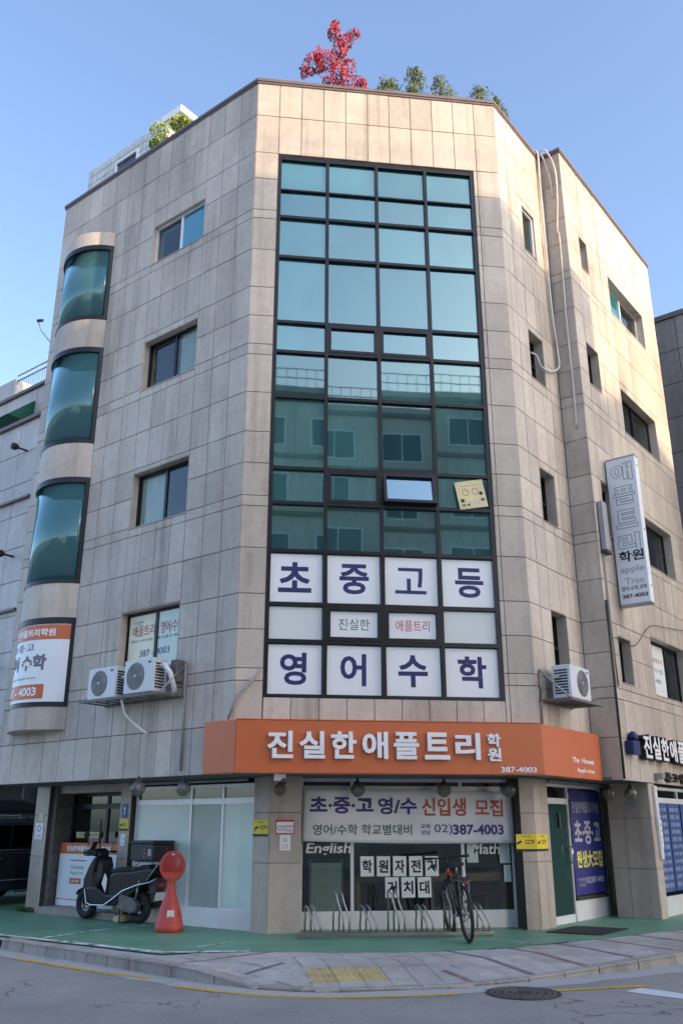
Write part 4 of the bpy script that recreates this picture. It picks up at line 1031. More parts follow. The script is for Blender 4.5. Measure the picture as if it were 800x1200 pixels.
# vertical projecting sign
F_V = Fr(F_R2.P(.75, 0, .03), (1, -1, 0), (-1, -1, 0))
V = thing('projecting_sign', 'tall silvery projecting sign with outlined letters on the right wall', 'sign', F_V.P(.3, 5.63, 0))
mb = MB(); mb.box(F_V, 0, .6, 5.63, 8.65, -.2, 0); build(mb, 'sign_box', 'silverbox' if 'silverbox' in M else 'paper', V, .008)
mb = MB(); mb.box(F_V, -.005, .605, 5.6, 5.63, -.205, .005); build(mb, 'edge_trim', 'greyframe', V); mb = MB(); mb.box(F_V, -.005, .605, 8.65, 8.68, -.205, .005); build(mb, 'edge_trim', 'greyframe', V)
mV = F_V.M(0, 0, .002)
def outline(mb, m4, ch, x, y, wd, ht, t=.012):
    vs, fs, W, H = tmesh(ch, .035); ed = {}
    for f in fs:
        for a, b in zip(f, f[1:] + f[:1]): ed[(a, b)] = 1
    for (a, b) in ed:
        if (b, a) in ed: continue
        p, q = [Vector(((vs[i].x / W - .5) * wd + x, (vs[i].y / H - .5) * ht + y, 0)) for i in (a, b)]
        d = q - p
        if d.length < 1e-6: continue
        d.normalize(); nn = Vector((-d.y, d.x, 0)) * t / 2; d *= t / 3
        mb.add([m4 @ v for v in (p - d - nn, q + d - nn, q + d + nn, p - d + nn)], [(0, 1, 2, 3)])
mb = MB()
for k, ch in enumerate('애플트리'): outline(mb, mV, ch, .31, 8.35 - k * .5, .43, .38)
build(mb, 'outlined_lettering', 'grey_ink', V)
ink(V, mV, [('학원', .32, 6.58, dict(wd=.5, ht=.22, bold=.026))], 'black', 'black_lettering')
ink(V, mV, [('apple', .31, 6.3, dict(wd=.48, ht=.16, bold=.02)), ('Tree', .33, 6.08, dict(wd=.38, ht=.13, bold=.02))], 'silver_ink', 'silver_lettering')
ink(V, mV, [('영어,수학,과학', .31, 5.93, dict(wd=.5, ht=.1, bold=.01)), ('387-4003', .31, 5.78, dict(wd=.5, ht=.08, bold=.03))], 'black', 'small_lettering')
mb = MB()
for z in (6.0, 7.1, 8.3): mb.tube([F_V.P(-.04, z, -.1), F_V.P(.02, z, -.1)], .025, 6)
build(mb, 'wall_bracket', 'rust', V)
mb = MB()
for z in (5.95, 7.1, 8.45): mb.tube([F_V.P(.6, z, -.1), F_V.P(.612, z, -.1)], .015, 6)
build(mb, 'bolt', 'rust', V)
T = thing('sign_back_box', 'small dark grey box sign fixed behind the tall projecting sign', 'sign', F_R2.P(.2, 6.5, .2))
mb = MB(); mb.box(F_R2, .1, .32, 6.6, 7.6, .02, .12); build(mb, 'sign_box', 'greyframe', T, .006)
mb = MB(); mb.box(F_R2, .09, .33, 6.54, 6.6, .01, .13); mb.box(F_R2, .16, .24, 6.9, 7.0, 0, .02); build(mb, 'edge_trim', 'blackplastic', T)

# lit letters over the right shop
T = thing('letter_sign', 'row of white faced channel letters over the right shop', 'sign', F_R2.P(2.6, 2.76, .1))
for k, ch in enumerate('진실한애플트리학원'):
    m4 = F_R2.M(1.06 + k * .475, 2.98, .02)
    mb = MB(); text(mb, m4, ch, 0, 0, wd=.44, ht=.46, bold=.03, depth=.12); lt = build(mb, 'letter', 'black', T)
    mb = MB(); text(mb, m4 @ Matrix.Translation((0, 0, .122)), ch, 0, 0, wd=.40, ht=.42, bold=.028, depth=.006); build(mb, 'letter_face', 'white', lt)
mb = MB(); mb.box(F_R2, .28, .62, 2.80, 3.04, .02, .16); mb.lathe(F_R2.M(.52, 3.05, .08) @ Matrix.Rotation(rad(-90), 4, 'X'), [(0, 0), (.09, 0), (.09, .1), (.04, .16), (0, .17)], 12); build(mb, 'apple_emblem', 'navy', T)
mb = MB(); text(mb, F_R2.M(2.95, 2.48, .01), '중·고·영·수', 0, 0, wd=1.5, ht=.2, bold=.03, depth=.03); tag(build(mb, 'letter_strip', 'black'), 'small black letters on the granite below the white letter sign', 'sign')

# right shop front with blue boards
SF2 = Fr(cR, (1, 1, 0), (1, -1, 0))
storefront(SF2, [.42, 1.9, 3.4, 4.9], 0, .34, 2.05, 2.3, -.1, 'whiteframe', ['clear_glass'] * 3)
mb = MB(); mb.box(SF2, 5, 5.4, 0, 2.345, -.5, 0); build(mb, 'pillar', 'granite_low', B)
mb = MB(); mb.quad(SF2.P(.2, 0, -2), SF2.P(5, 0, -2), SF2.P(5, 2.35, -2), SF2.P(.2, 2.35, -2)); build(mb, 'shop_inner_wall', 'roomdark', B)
for k, (a, b) in enumerate(((.47, 1.15), (1.2, 1.87), (1.95, 3.35))):
    T, m4, W, H = sheet('course_board', ('left', 'middle', 'right')[k] + ' blue board of white course lists in the right shop window', 'poster', SF2, a, b, .42, 2.0, -.09, 'blue2', 'blue course boards in the right shop window', .006)
    it = []
    for q in range(11): it.append((random.choice(('영어 수학', '중등 고등', '수학 영어', '초등 중등')), 0, H / 2 - .12 - q * .135, dict(wd=W * .75, ht=.075, bold=.015)))
    ink(T, m4, it, 'silver_ink')
    for q in range(10): rect(T, m4, -W / 2 + .02, W / 2 - .02, H / 2 - .19 - q * .135, H / 2 - .183 - q * .135, 'navy', 'divider')
mb = MB(); mb.box(SF2, .2, .33, 1.0, 2.3, .004, .05); tag(build(mb, 'sign_post', 'whiteframe', None, .004), 'white metal strip fixed up the corner of the right shop', 'post')
notice('small white plate with black marks halfway up the right shop corner', Fr(SF2.P(0, 0, .05), SF2.r, SF2.n), .19, .34, 1.52, 1.68, 'white', [('동', 0, 0, dict(ht=.07, bold=.02))], 'black')
notice('narrow white plate under the square one on the right shop corner', Fr(SF2.P(0, 0, .05), SF2.r, SF2.n), .22, .33, 1.22, 1.48, 'white', [('8', 0, .03, dict(ht=.05)), ('2', 0, -.05, dict(ht=.05))], 'grey_ink')

# ================================================================== FITTINGS ON THE WALLS
LAMPS = [((-1.37, 14.91), 'first'), ((-.66, 14.82), 'second'), ((.78, 13.55), 0), ((1.92, 13.5), 0), ((3.19, 13.4), 0), ((4.23, 13.6), 0), ((7.0, 16.4), 0), ((7.38, 16.3), 0)]
LAB = ['globe lamp under the soffit above the red marker, leftmost of all', 'globe lamp under the soffit left of the orange sign end', 'globe lamp hanging in front of the corner pillar', 'globe lamp at the left part of the white banner', 'globe lamp in the middle above the orange banner words', 'globe lamp in front of the pillar with the yellow notice', 'globe lamp beside the blue banner top', 'globe lamp nearest the right side wall']
def fixpos(x, y): return x, y
for k, ((x, y), _) in enumerate(LAMPS):
    # slide along the sight line so that the lamps hang under the soffit edge
    s_ = {0: 1.02, 1: 1.02, 2: 1.12, 3: 1.12, 4: 1.13, 5: 1.10, 6: 1.0, 7: 1.0}[k]
    x, y = x * s_, y * s_
    gsz = Matrix.Scale(.84, 4)
    T = thing('globe_lamp', LAB[k], 'lamp', (x, y, 2.33), 0, 'glass globe lamps under the soffit')
    c = Matrix.Translation((x, y, 2.145)) @ gsz
    mb = MB(); mb.lathe(c, [(.0, -.15), (.06, -.138), (.115, -.09), (.145, -.02), (.135, .04), (.1, .085), (.07, .105)], 18); build(mb, 'globe', 'globe', T)
    mb = MB(); mb.lathe(c, [(.085, .09), (.075, .12), (.045, .15), (.025, .18), (.022, .225), (0, .225)], 14); build(mb, 'cap', 'blackplastic', T)
    mb = MB(); mb.lathe(c, [(0, -.04), (.025, -.02), (.03, .03), (.02, .07)], 10); build(mb, 'bulb', 'white', T)

def ac_unit(fr, u0, u1, z0, z1, o0, o1, label, fanx=.42):
    T = thing('ac_unit', label, 'air conditioner', fr.P((u0 + u1) / 2, z0, (o0 + o1) / 2), 0, 'outdoor air conditioner units')
    mb = MB(); mb.box(fr, u0, u1, z0, z1, o0, o1); build(mb, 'cabinet', 'ac', T, .012)
    W, H = u1 - u0, z1 - z0; r = min(W, H) * .41
    m4 = fr.M(u0 + W * fanx, (z0 + z1) / 2, o1)
    mb = MB(); mb.lathe(m4, [(0, .004), (r, .004), (r, -.002)], 28, False); g_ = build(mb, 'fan_opening', 'grille', T)
    mb = MB()
    for q in range(1, 7): mb.lathe(m4, [(r * q / 6.5 - .004, .006), (r * q / 6.5 - .004, .012), (r * q / 6.5 + .004, .012), (r * q / 6.5 + .004, .006)], 26)
    for q in range(12):
        t = q * math.pi / 6; d = Vector((math.cos(t), math.sin(t), 0)); mb.tube([m4 @ (d * .03 + Vector((0, 0, .012))), m4 @ (d * r * .98 + Vector((0, 0, .012)))], .003, 4)
    mb.lathe(m4, [(0, .016), (.035, .016), (.04, .01)], 14); build(mb, 'fan_guard', 'greyframe', T)
    mb = MB()
    for q in range(9): mb.box(fr, u1, u1 + .004, z0 + .06 + q * (H - .12) / 9, z0 + .06 + (q + .6) * (H - .12) / 9, o0 + .05, o1 - .05)
    build(mb, 'side_louvre', 'blackplastic', T); mb = MB()
    for q in range(9): mb.box(fr, u0 - .004, u0, z0 + .06 + q * (H - .12) / 9, z0 + .06 + (q + .6) * (H - .12) / 9, o0 + .05, o1 - .05)
    build(mb, 'side_louvre', 'blackplastic', T)
    mb = MB(); mb.lathe(fr.M(u1 - .1, z1 - .07, o1 + .002) @ Matrix.Diagonal((1.8, 1, 1, 1)), [(0, .001), (.022, .001), (.022, 0)], 16, False); build(mb, 'badge', 'blue2', T)
    return T
ac_unit(F_L, -3.12, -2.38, 3.66, 4.2, .2, .5, 'white outdoor air conditioner unit at the left end of the long bracket')
ac_unit(F_L, -2.14, -1.4, 3.68, 4.24, .2, .5, 'white outdoor air conditioner unit at the right end of the long bracket', .40)
def bracket(fr, u0, u1, z, depth, label):
    T = thing('ac_bracket', label, 'bracket', fr.P((u0 + u1) / 2, z, .2))
    mb = MB(); mb.box(fr, u0, u1, z - .04, z, depth - .04, depth); mb.box(fr, u0, u1, z - .04, z, .0, .04)
    for k in range(9):
        u = u0 + (u1 - u0 - .03) * k / 8; mb.box(fr, u, u + .03, z - .028, z - .004, .04, depth - .04)
    build(mb, 'shelf', 'rust', T)
    for u in (u0 + .05, u1 - .05):
        mb = MB(); mb.tube([fr.P(u, z + .5, .02), fr.P(u, z - .05, .02)], .016, 6); mb.tube([fr.P(u, z + .48, .03), fr.P(u, z, depth - .05)], .016, 6); build(mb, 'strut', 'greyframe', T)
bracket(F_L, -3.22, -1.12, 3.64, .58, 'long weathered steel shelf under two air conditioner units')
mb = MB(); mb.box(F_L, -1.32, -1.16, 3.85, 4.22, .03, .2); tag(build(mb, 'junction_box', 'rust', None, .01), 'rusty box behind the pipes at the right end of the long bracket', 'box')
mb = MB(); mb.tube([F_L.P(-1.4, 4.1, .34), F_L.P(-1.28, 4.12, .36), F_L.P(-1.2, 3.98, .3), F_L.P(-1.2, 3.75, .2), F_L.P(-1.3, 3.66, .1)], .045, 8); tag(build(mb, 'insulated_pipe', 'white'), 'thick white insulated pipe curling from the right hand unit', 'pipe')
mb = MB(); mb.tube([F_L.P(-2.38, 4.0, .34), F_L.P(-2.28, 4.02, .34), F_L.P(-2.22, 3.85, .32), F_L.P(-2.3, 3.66, .3)], .04, 8); tag(build(mb, 'insulated_pipe', 'white'), 'white insulated pipe bent between the two paired units', 'pipe')
mb = MB(); mb.tube([F_L.P(-2.35, 3.62, .35), F_L.P(-2.3, 3.4, .3), F_L.P(-2.2, 3.25, .2), F_L.P(-2.0, 3.1, .12), F_L.P(-1.9, 3.05, .1)], .022, 7); tag(build(mb, 'drain_hose', 'white'), 'white drain hose dangling below the paired units', 'hose')
mb = MB(); mb.tube([F_L.P(-1.12, 4.15, .03), F_L.P(-1.12, 2.42, .03)], .022, 6); tag(build(mb, 'wall_pipe', 'pvc'), 'thin grey pipe running down the left wall from the bracket', 'pipe')
mb = MB(); mb.tube([F_F.P(.42, 3.95, .02), F_F.P(.3, 3.8, .05), F_F.P(.02, 3.45, .06), F_F.P(-.08, 3.16, .06)], .025, 7); tag(build(mb, 'corner_hose', 'pvc'), 'grey hose slanting down to the left end of the orange sign', 'hose')
ac_unit(F_R, .35, 1.15, 3.6, 4.15, .14, .48, 'white outdoor air conditioner unit on the right wall above the orange sign', .6)
bracket(F_R, .1, 1.4, 3.57, .58, 'grey steel bracket carrying the single right hand unit')
mb = MB(); mb.tube([F_R.P(.3, 3.95, .3), F_R.P(.15, 3.9, .1), F_R.P(.12, 3.5, .03), F_R.P(.1, 3.15, .03)], .02, 6); tag(build(mb, 'drain_hose', 'pvc'), 'grey hose running from the right hand unit down to the sign', 'hose')

# loose cables at the inner corner
def cable(label, pts, r=.022, mat='cable'):
    P = [Vector(p) for p in pts]; out = []
    for i in range(len(P) - 1):
        p0, p1, p2, p3 = P[max(i - 1, 0)], P[i], P[i + 1], P[min(i + 2, len(P) - 1)]
        for k in range(6):
            t = k / 6; out.append(.5 * ((2 * p1) + (p2 - p0) * t + (2 * p0 - 5 * p1 + 4 * p2 - p3) * t * t + (3 * p1 - p0 - 3 * p2 + p3) * t ** 3))
    out.append(P[-1]); mb = MB(); mb.tube(out, r, 7); return tag(build(mb, 'loose_cable', mat), label, 'cable')
cable('long pale cable down the inner corner looping back to a small window', [F_R.P(2.02, 15.6, -.2) + Vector((0, 0, .6)), F_R.P(1.98, 16.2, .05), F_R.P(1.97, 15.4, .06), F_R.P(1.95, 13.4, .06), F_R.P(1.97, 11.8, .07), F_R.P(2.02, 11.0, .09), F_R.P(1.98, 10.6, .1), F_R.P(1.6, 10.35, .07), F_R.P(1.2, 10.3, .05), F_R.P(1.1, 10.5, .02), F_R.P(.98, 10.55, -.05)])
cable('pale cable arching over the parapet onto the narrow return wall', [F_S.P(.05, 16.0, -.2) + Vector((0, 0, .2)), F_S.P(.08, 16.25, .05), F_S.P(.25, 16.15, .12), F_S.P(.4, 15.6, .08), F_S.P(.38, 14.9, .03), F_S.P(.32, 14.2, .03), F_S.P(.3, 13.9, .03)])
cable('short pale cable arching inside the longer one at the parapet', [F_S.P(.02, 16.0, -.2), F_S.P(.06, 16.22, .06), F_S.P(.16, 16.0, .09), F_S.P(.25, 15.5, .07), F_S.P(.27, 15.1, .03), F_S.P(.27, 14.9, .03)], .018)
cable('straight pale cable down the middle of the narrow return wall', [F_S.P(.33, 13.95, .02), F_S.P(.33, 13.0, .03), F_S.P(.31, 11.5, .03), F_S.P(.32, 10.2, .03), F_S.P(.3, 9.2, .02)])
mb = MB(); mb.tube([F_R.P(2.08, 16.1, .03), F_R.P(2.08, 12.0, .03)], .028, 6); tag(build(mb, 'wall_pipe', 'pvc'), 'dark pipe tight in the inner corner below the parapet', 'pipe')
mb = MB(); mb.tube([F_R2.P(.03, 5.6, .03), F_R2.P(.03, 2.36, .03)], .022, 6); tag(build(mb, 'wall_pipe', 'blackplastic'), 'black pipe running down the outer corner of the return wall', 'pipe')
mb = MB(); mb.tube([F_R2.P(.14, 7.0, .03), F_R2.P(.14, 5.2, .03), F_R2.P(.2, 4.0, .03)], .018, 6); tag(build(mb, 'wall_pipe', 'pvc'), 'grey conduit below the small box sign on the right wall', 'pipe')
cable('black cable sagging across the right wall below the projecting sign', [F_R2.P(.03, 4.85, .03), F_R2.P(.5, 4.95, .05), F_R2.P(1.2, 4.9, .06), F_R2.P(2.2, 5.45, .05), F_R2.P(3.2, 5.6, .06), F_R2.P(4.6, 5.75, .06)], .008, 'blackplastic')
mb = MB()
for k in range(3): mb.lathe(F_S.M(.02 + k * .11, 16.2, -.16) @ Matrix.Rotation(rad(90), 4, 'Y'), [(.04, -.05), (.075, -.05), (.075, .05), (.04, .05)], 12)
tag(build(mb, 'cable_clips', 'blackplastic'), 'cluster of dark round clips on the parapet where the cables cross', 'clip')
for fr, u, z, lab in ((FS, .82, 2.23, 'white security camera under the left part of the orange sign'), (F_R2, 1.72, 2.42, 'grey security camera on the fascia over the right shop corner')):
    T = thing('security_camera', lab, 'camera', fr.P(u, z, -.15 if fr is FS else .08))
    o_ = -.3 if fr is FS else .0
    mb = MB(); mb.box(fr, u - .09, u + .09, z, z + .11, o_, o_ + .16); build(mb, 'housing', 'white' if fr is FS else 'greyframe', T, .01)
    mb = MB(); mb.lathe(fr.M(u + .06, z - .01, o_ + .18), [(0, .05), (.04, .045), (.05, 0), (.03, -.04)], 12); build(mb, 'lens', 'blackplastic', T)

# ================================================================== STREET OBJECTS
# bicycle rack
RK = thing('bicycle_rack', 'long stainless bicycle rack of alternating tall and low hoops before the shop window', 'bicycle rack', (2.62, 14.5, 0))
for y in (14.62, 14.38):
    mb = MB(); mb.box(GROUND, 1.15, 4.12, .03, .075, -y - .02, -y + .02); build(mb, 'base_rail', 'steel', RK, .004)
for x in (1.17, 4.1):
    mb = MB(); mb.box(GROUND, x - .02, x + .02, .03, .072, -14.6, -14.4); build(mb, 'end_rail', 'steel', RK)
for k, x in enumerate((1.36, 1.79, 2.2, 2.63, 3.06, 3.5, 3.93)):
    tall = k % 2; h = .63 if tall else .44
    for dx in (-.045, .045):
        mb = MB()
        x0 = x + dx
        mb.tube([(x0 - .05, 14.62, .07), (x0 - .05, 14.62, h * .45), (x0 - .04, 14.6, h * .7), (x0 - .06, 14.58, h - .02), (x0 - .04, 14.55, h), (x0 - .015, 14.52, h - .03), (x0 + .01, 14.48, h * .75), (x0 + .06, 14.43, h * .52), (x0 + .075, 14.4, h * .42), (x0 + .075, 14.39, .07)], .014, 7)
        build(mb, 'wheel_holder', 'steel', RK)

# bicycle, front wheel in the rack
def place_local(root_pos, head, scale=1.0, lean=0):
    h = Vector((head[0], head[1], 0)).normalized()
    R_ = Matrix(((h.x, -h.y, 0, 0), (h.y, h.x, 0, 0), (0, 0, 1, 0), (0, 0, 0, 1)))
    return Matrix.Translation(root_pos) @ R_ @ Matrix.Rotation(lean, 4, 'X') @ Matrix.Scale(scale, 4)
def tubeM(mb, m4, pts, r, n=8, **k): return mb.tube([m4 @ Vector(p) for p in pts], r, n, **k)
def ring(mb, m4, cx, cz, R1, r, n=36, k=8, y=0, steer=0):
    """a torus in the local x-z plane"""
    vs = []
    for i in range(n):
        t = 2 * math.pi * i / n
        for j in range(k):
            s = 2 * math.pi * j / k; q = R1 + r * math.cos(s)
            vs.append(m4 @ Vector((cx + q * math.cos(t), y + r * math.sin(s), cz + q * math.sin(t))))
    mb.add(vs, [(i * k + j, i * k + (j + 1) % k, ((i + 1) % n) * k + (j + 1) % k, ((i + 1) % n) * k + j) for i in range(n) for j in range(k)], True)
BK = thing('bicycle', 'black bicycle with rear carrier parked with its front wheel in the rack', 'bicycle', (3.37, 13.2, 0))
bm_ = place_local((3.52, 13.2 + .40, 0), (.02, 1.0), 1.13, rad(-4))
for cx, nm in ((0, 'rear'), (1.02, 'front')):
    mb = MB(); ring(mb, bm_, cx, .34, .315, .024); wh = build(mb, 'wheel', 'rubber', BK)
    mb = MB(); ring(mb, bm_, cx, .34, .29, .009, 30, 6); build(mb, 'rim', 'blackplastic', wh)
    mb = MB()
    for q in range(20):
        t = q * math.pi / 10; tubeM(mb, bm_, [(cx + .02 * math.cos(t), .02 * (-1) ** q, .34 + .02 * math.sin(t)), (cx + .29 * math.cos(t), 0, .34 + .29 * math.sin(t))], .0018, 4)
    tubeM(mb, bm_, [(cx, -.05, .34), (cx, .05, .34)], .018, 8); build(mb, 'spokes', 'steel', wh)
mb = MB()
for a, b, r in (((.42, 0, .29), (.30, 0, .80), .017), ((.42, 0, .29), (.86, 0, .72), .022), ((.33, 0, .70), (.84, 0, .80), .019), ((.86, 0, .70), (.83, 0, .88), .021)): tubeM(mb, bm_, [a, b], r)
for y in (-.06, .06): tubeM(mb, bm_, [(.42, y * .5, .29), (0, y, .34)], .01); tubeM(mb, bm_, [(.32, y * .4, .72), (0, y, .34)], .009)
build(mb, 'frame', 'blackpaint', BK)
mb = MB(); tubeM(mb, bm_, [(.50, .0, .36), (.78, 0, .64)], .0235); build(mb, 'frame_decal', 'silver_ink', BK)
mb = MB(); tubeM(mb, bm_, [(.845, 0, .76), (.835, 0, .84)], .027); tubeM(mb, bm_, [(.60, 0, .755), (.80, 0, .793)], .021); build(mb, 'red_headtube', 'red', BK)
mb = MB()
for y in (-.055, .055): tubeM(mb, bm_, [(.87, y, .70), (.94, y, .5), (1.02, y, .34)], .015)
tubeM(mb, bm_, [(.87, -.055, .70), (.87, .055, .70)], .016); build(mb, 'fork', 'blackpaint', BK)
mb = MB(); tubeM(mb, bm_, [(.82, 0, .86), (.85, 0, .97), (.86, 0, .98)], .015); tubeM(mb, bm_, [(.82, -.31, .99), (.85, -.15, .985), (.86, 0, .98), (.85, .15, .985), (.82, .31, .99)], .013); build(mb, 'handlebar', 'blackpaint', BK)
for y in (-1, 1):
    mb = MB(); tubeM(mb, bm_, [(.822, y * .31, .99), (.80, y * .2, .99)] if False else [(.82, y * .32, .99), (.835, y * .2, .988)], .019); build(mb, 'grip', 'rubber', BK)
    mb = MB(); tubeM(mb, bm_, [(.84, y * .19, .98), (.90, y * .22, .96), (.90, y * .30, .95)], .007, 6); build(mb, 'brake_lever', 'steel', BK)
mb = MB(); tubeM(mb, bm_, [(.31, 0, .78), (.285, 0, .90)], .013); build(mb, 'seat_post', 'steel', BK)
mb = MB(); P = [(.06, .07), (.0, .085), (-.02, .06), (-.02, -.06), (.0, -.085), (.06, -.07), (.14, -.03), (.24, -.018), (.26, 0), (.24, .018), (.14, .03)]
mb.prism(bm_ @ Matrix.Translation((.17, 0, .9)), P, 0, .045); build(mb, 'saddle', 'rubber', BK, .012)
mb = MB()
for y in (-.06, .06): tubeM(mb, bm_, [(.27, y * .5, .74), (.2, y, .735), (-.16, y, .735), (-.2, y * .6, .735)], .006, 6); tubeM(mb, bm_, [(0, y, .34), (-.06, y, .735)], .006, 6)
for x in (.12, .0, -.1, -.19): tubeM(mb, bm_, [(x, -.06, .735), (x, .06, .735)], .005, 5)
build(mb, 'carrier', 'steel', BK)
mb = MB(); mb.prism(bm_ @ Matrix.Translation((-.1, 0, .745)), [(-.12, -.055), (.16, -.055), (.16, .055), (-.12, .055)], 0, .03); build(mb, 'carrier_pad', 'blackplastic', BK, .006)
mb = MB(); tubeM(mb, bm_, [(.42, -.09, .29), (.42, .09, .29)], .02); tubeM(mb, bm_, [(.42, .08, .29), (.47, .085, .13)], .01, 6); tubeM(mb, bm_, [(.42, -.08, .29), (.37, -.085, .45)], .01, 6); build(mb, 'crank', 'steel', BK)
for x, y, z in ((.47, .13, .13), (.37, -.13, .45)):
    mb = MB(); mb.prism(bm_ @ Matrix.Translation((x, y, z)), [(-.045, -.045), (.045, -.045), (.045, .045), (-.045, .045)], -.01, .01); build(mb, 'pedal', 'blackplastic', BK)
mb = MB(); ring(mb, bm_, .42, .29, .085, .006, 24, 6, -.055); ring(mb, bm_, 0, .34, .045, .012, 16, 6, -.045); tubeM(mb, bm_, [(.42, -.055, .375), (0, -.045, .385)], .004, 4); tubeM(mb, bm_, [(.42, -.055, .205), (0, -.045, .295)], .004, 4); build(mb, 'chain_drive', 'rust', BK)
mb = MB(); ring(mb, bm_, 0, .34, .36, .012, 28, 6); P = len(mb.v)
build(mb, 'mudguard', 'blackplastic', BK) if False else None
mb = MB()
arcpts = [(.375 * math.cos(t), 0, .34 + .375 * math.sin(t)) for t in [rad(40 + i * 12) for i in range(11)]]
tubeM(mb, bm_, arcpts, .012, 5); build(mb, 'mudguard', 'blackplastic', BK)
mb = MB(); mb.prism(bm_ @ Matrix.Translation((-.2, 0, .72)) @ Matrix.Rotation(rad(90), 4, 'Y'), [(-.012, -.02), (.012, -.02), (.012, .02), (-.012, .02)], -.008, .008); build(mb, 'rear_reflector', 'redplate', BK)

# scooter
SCT = thing('scooter', 'black delivery scooter with silver crash bar and black rear box by the left entrance', 'scooter', (-1.88, 17.4, 0))
sm = place_local((-1.38, 16.93, .008), (-1.07, 1.04), 1.12)
def wheelset(cx):
    mb = MB(); ring(mb, sm, cx, .235, .175, .062, 32, 10); wh = build(mb, 'wheel', 'rubber', SCT)
    mb = MB(); ring(mb, sm, cx, .235, .118, .018, 24, 6)
    for q in range(5):
        t = q * math.pi * .4 + .3; tubeM(mb, sm, [(cx, 0, .235), (cx + .12 * math.cos(t), 0, .235 + .12 * math.sin(t))], .014, 6)
    tubeM(mb, sm, [(cx, -.06, .235), (cx, .06, .235)], .035, 10); build(mb, 'rim', 'steel' if cx > 1 else 'blackplastic', wh)
wheelset(0); wheelset(1.28)
def sprism(prof, y0, y1, mat, name, bev=.02):
    """side profile given as (x, z)"""
    m4 = sm @ Matrix(((1, 0, 0, 0), (0, 0, 1, 0), (0, 1, 0, 0), (0, 0, 0, 1)))
    mb = MB(); mb.prism(m4, prof, y0, y1)
    mb.f = [f[::-1] for f in mb.f]
    return build(mb, name, mat, SCT, bev)
sprism([(1.08, .30), (1.22, .48), (1.22, .60), (1.12, .78), (1.02, .92), (.93, .95), (.90, .88), (.94, .7), (.90, .5), (.78, .32)], -.17, .17, 'blackpaint', 'leg_shield', .05)
sprism([(1.14, .58), (1.235, .60), (1.15, .80), (1.06, .92), (1.0, .9)], -.1, .1, 'greyframe', 'front_panel', .03)
sprism([(1.0, .36), (.95, .27), (.45, .27), (.40, .34), (.5, .36), (.9, .36)], -.17, .17, 'blackplastic', 'floorboard', .02)
sprism([(.60, .30), (.64, .5), (.60, .66), (.5, .72), (.1, .74), (-.34, .80), (-.46, .78), (-.34, .62), (-.12, .48), (.12, .36), (.30, .28)], -.155, .155, 'blackpaint', 'body_panel', .04)
sprism([(.58, .70), (.6, .76), (.35, .80), (.1, .78), (-.15, .84), (-.32, .83), (-.34, .78), (.1, .73)], -.145, .145, 'rubber', 'seat', .035)
sprism([(1.05, .40), (1.1, .47), (1.28, .49), (1.45, .43), (1.5, .36), (1.47, .35), (1.38, .42), (1.25, .45), (1.12, .42), (1.08, .38)], -.075, .075, 'blackpaint', 'front_fender', .015)
sprism([(1.10, .27), (1.2, .42), (1.05, .5), (.86, .5), (.62, .40), (.3, .40), (.3, .24), (.9, .22)], -.185, .185, 'blackpaint', 'lower_cowl', .04)
sprism([(.98, .46), (.90, .5), (.82, .62), (.84, .85), (.92, .9), (1.0, .7)], -.13, .13, 'blackplastic', 'inner_panel', .03)
mb = MB()
for y in (-.075, .075): tubeM(mb, sm, [(1.28, y, .235), (1.16, y, .55)], .02, 8)
tubeM(mb, sm, [(1.13, 0, .52), (1.0, 0, .95)], .028, 8); build(mb, 'front_fork', 'blackplastic', SCT)
mb = MB(); tubeM(mb, sm, [(1.0, -.33, 1.0), (1.03, -.2, 1.01), (1.02, 0, .97), (1.03, .2, 1.01), (1.0, .33, 1.0)], .015); build(mb, 'handlebar', 'blackplastic', SCT)
sprism([(.94, .92), (1.1, .94), (1.12, 1.02), (1.04, 1.07), (.95, 1.02)], -.11, .11, 'blackpaint', 'handlebar_cowl', .03)
for y in (-1, 1):
    mb = MB(); tubeM(mb, sm, [(1.0, y * .36, 1.0), (1.015, y * .22, 1.005)], .021); build(mb, 'grip', 'rubber', SCT)
    mb = MB(); tubeM(mb, sm, [(1.03, y * .2, 1.02), (1.05, y * .26, 1.16), (1.03, y * .29, 1.22)], .007, 6); mr = build(mb, 'mirror', 'blackplastic', SCT)
    mb = MB(); mb.lathe(sm @ Matrix.Translation((1.03, y * .31, 1.27)) @ Matrix.Rotation(rad(90), 4, 'Y') @ Matrix.Diagonal((1, 1.3, 1, 1)), [(0, -.012), (.04, -.012), (.05, 0), (.04, .012), (0, .012)], 16); build(mb, 'mirror_head', 'blackplastic', mr)
    mb = MB(); mb.lathe(sm @ Matrix.Translation((1.2, y * .09, .62)) @ Matrix.Rotation(rad(70), 4, 'Y'), [(0, .03), (.04, .02), (.05, 0)], 12); build(mb, 'headlight', 'chrome', SCT)
    mb = MB(); tubeM(mb, sm, [(1.2, y * .1, .52), (1.12, y * .19, .45), (1.02, y * .215, .26), (.9, y * .22, .235), (.6, y * .215, .24), (.42, y * .21, .33), (.2, y * .2, .46), (-.1, y * .19, .55), (-.38, y * .17, .6), (-.45, y * .1, .66)], .012, 7); build(mb, 'crash_bar', 'chrome', SCT)
mb = MB(); tubeM(mb, sm, [(1.06, 0, 1.05), (1.09, 0, 1.5)], .012, 6); mb.prism(sm @ Matrix.Translation((1.09, 0, 1.25)) @ Matrix.Rotation(rad(90), 4, 'Y'), [(-.22, -.012), (.0, -.022), (.12, -.012), (.12, .012), (.0, .022), (-.22, .012)], -.006, .006); build(mb, 'hand_guard', 'blackplastic', SCT)
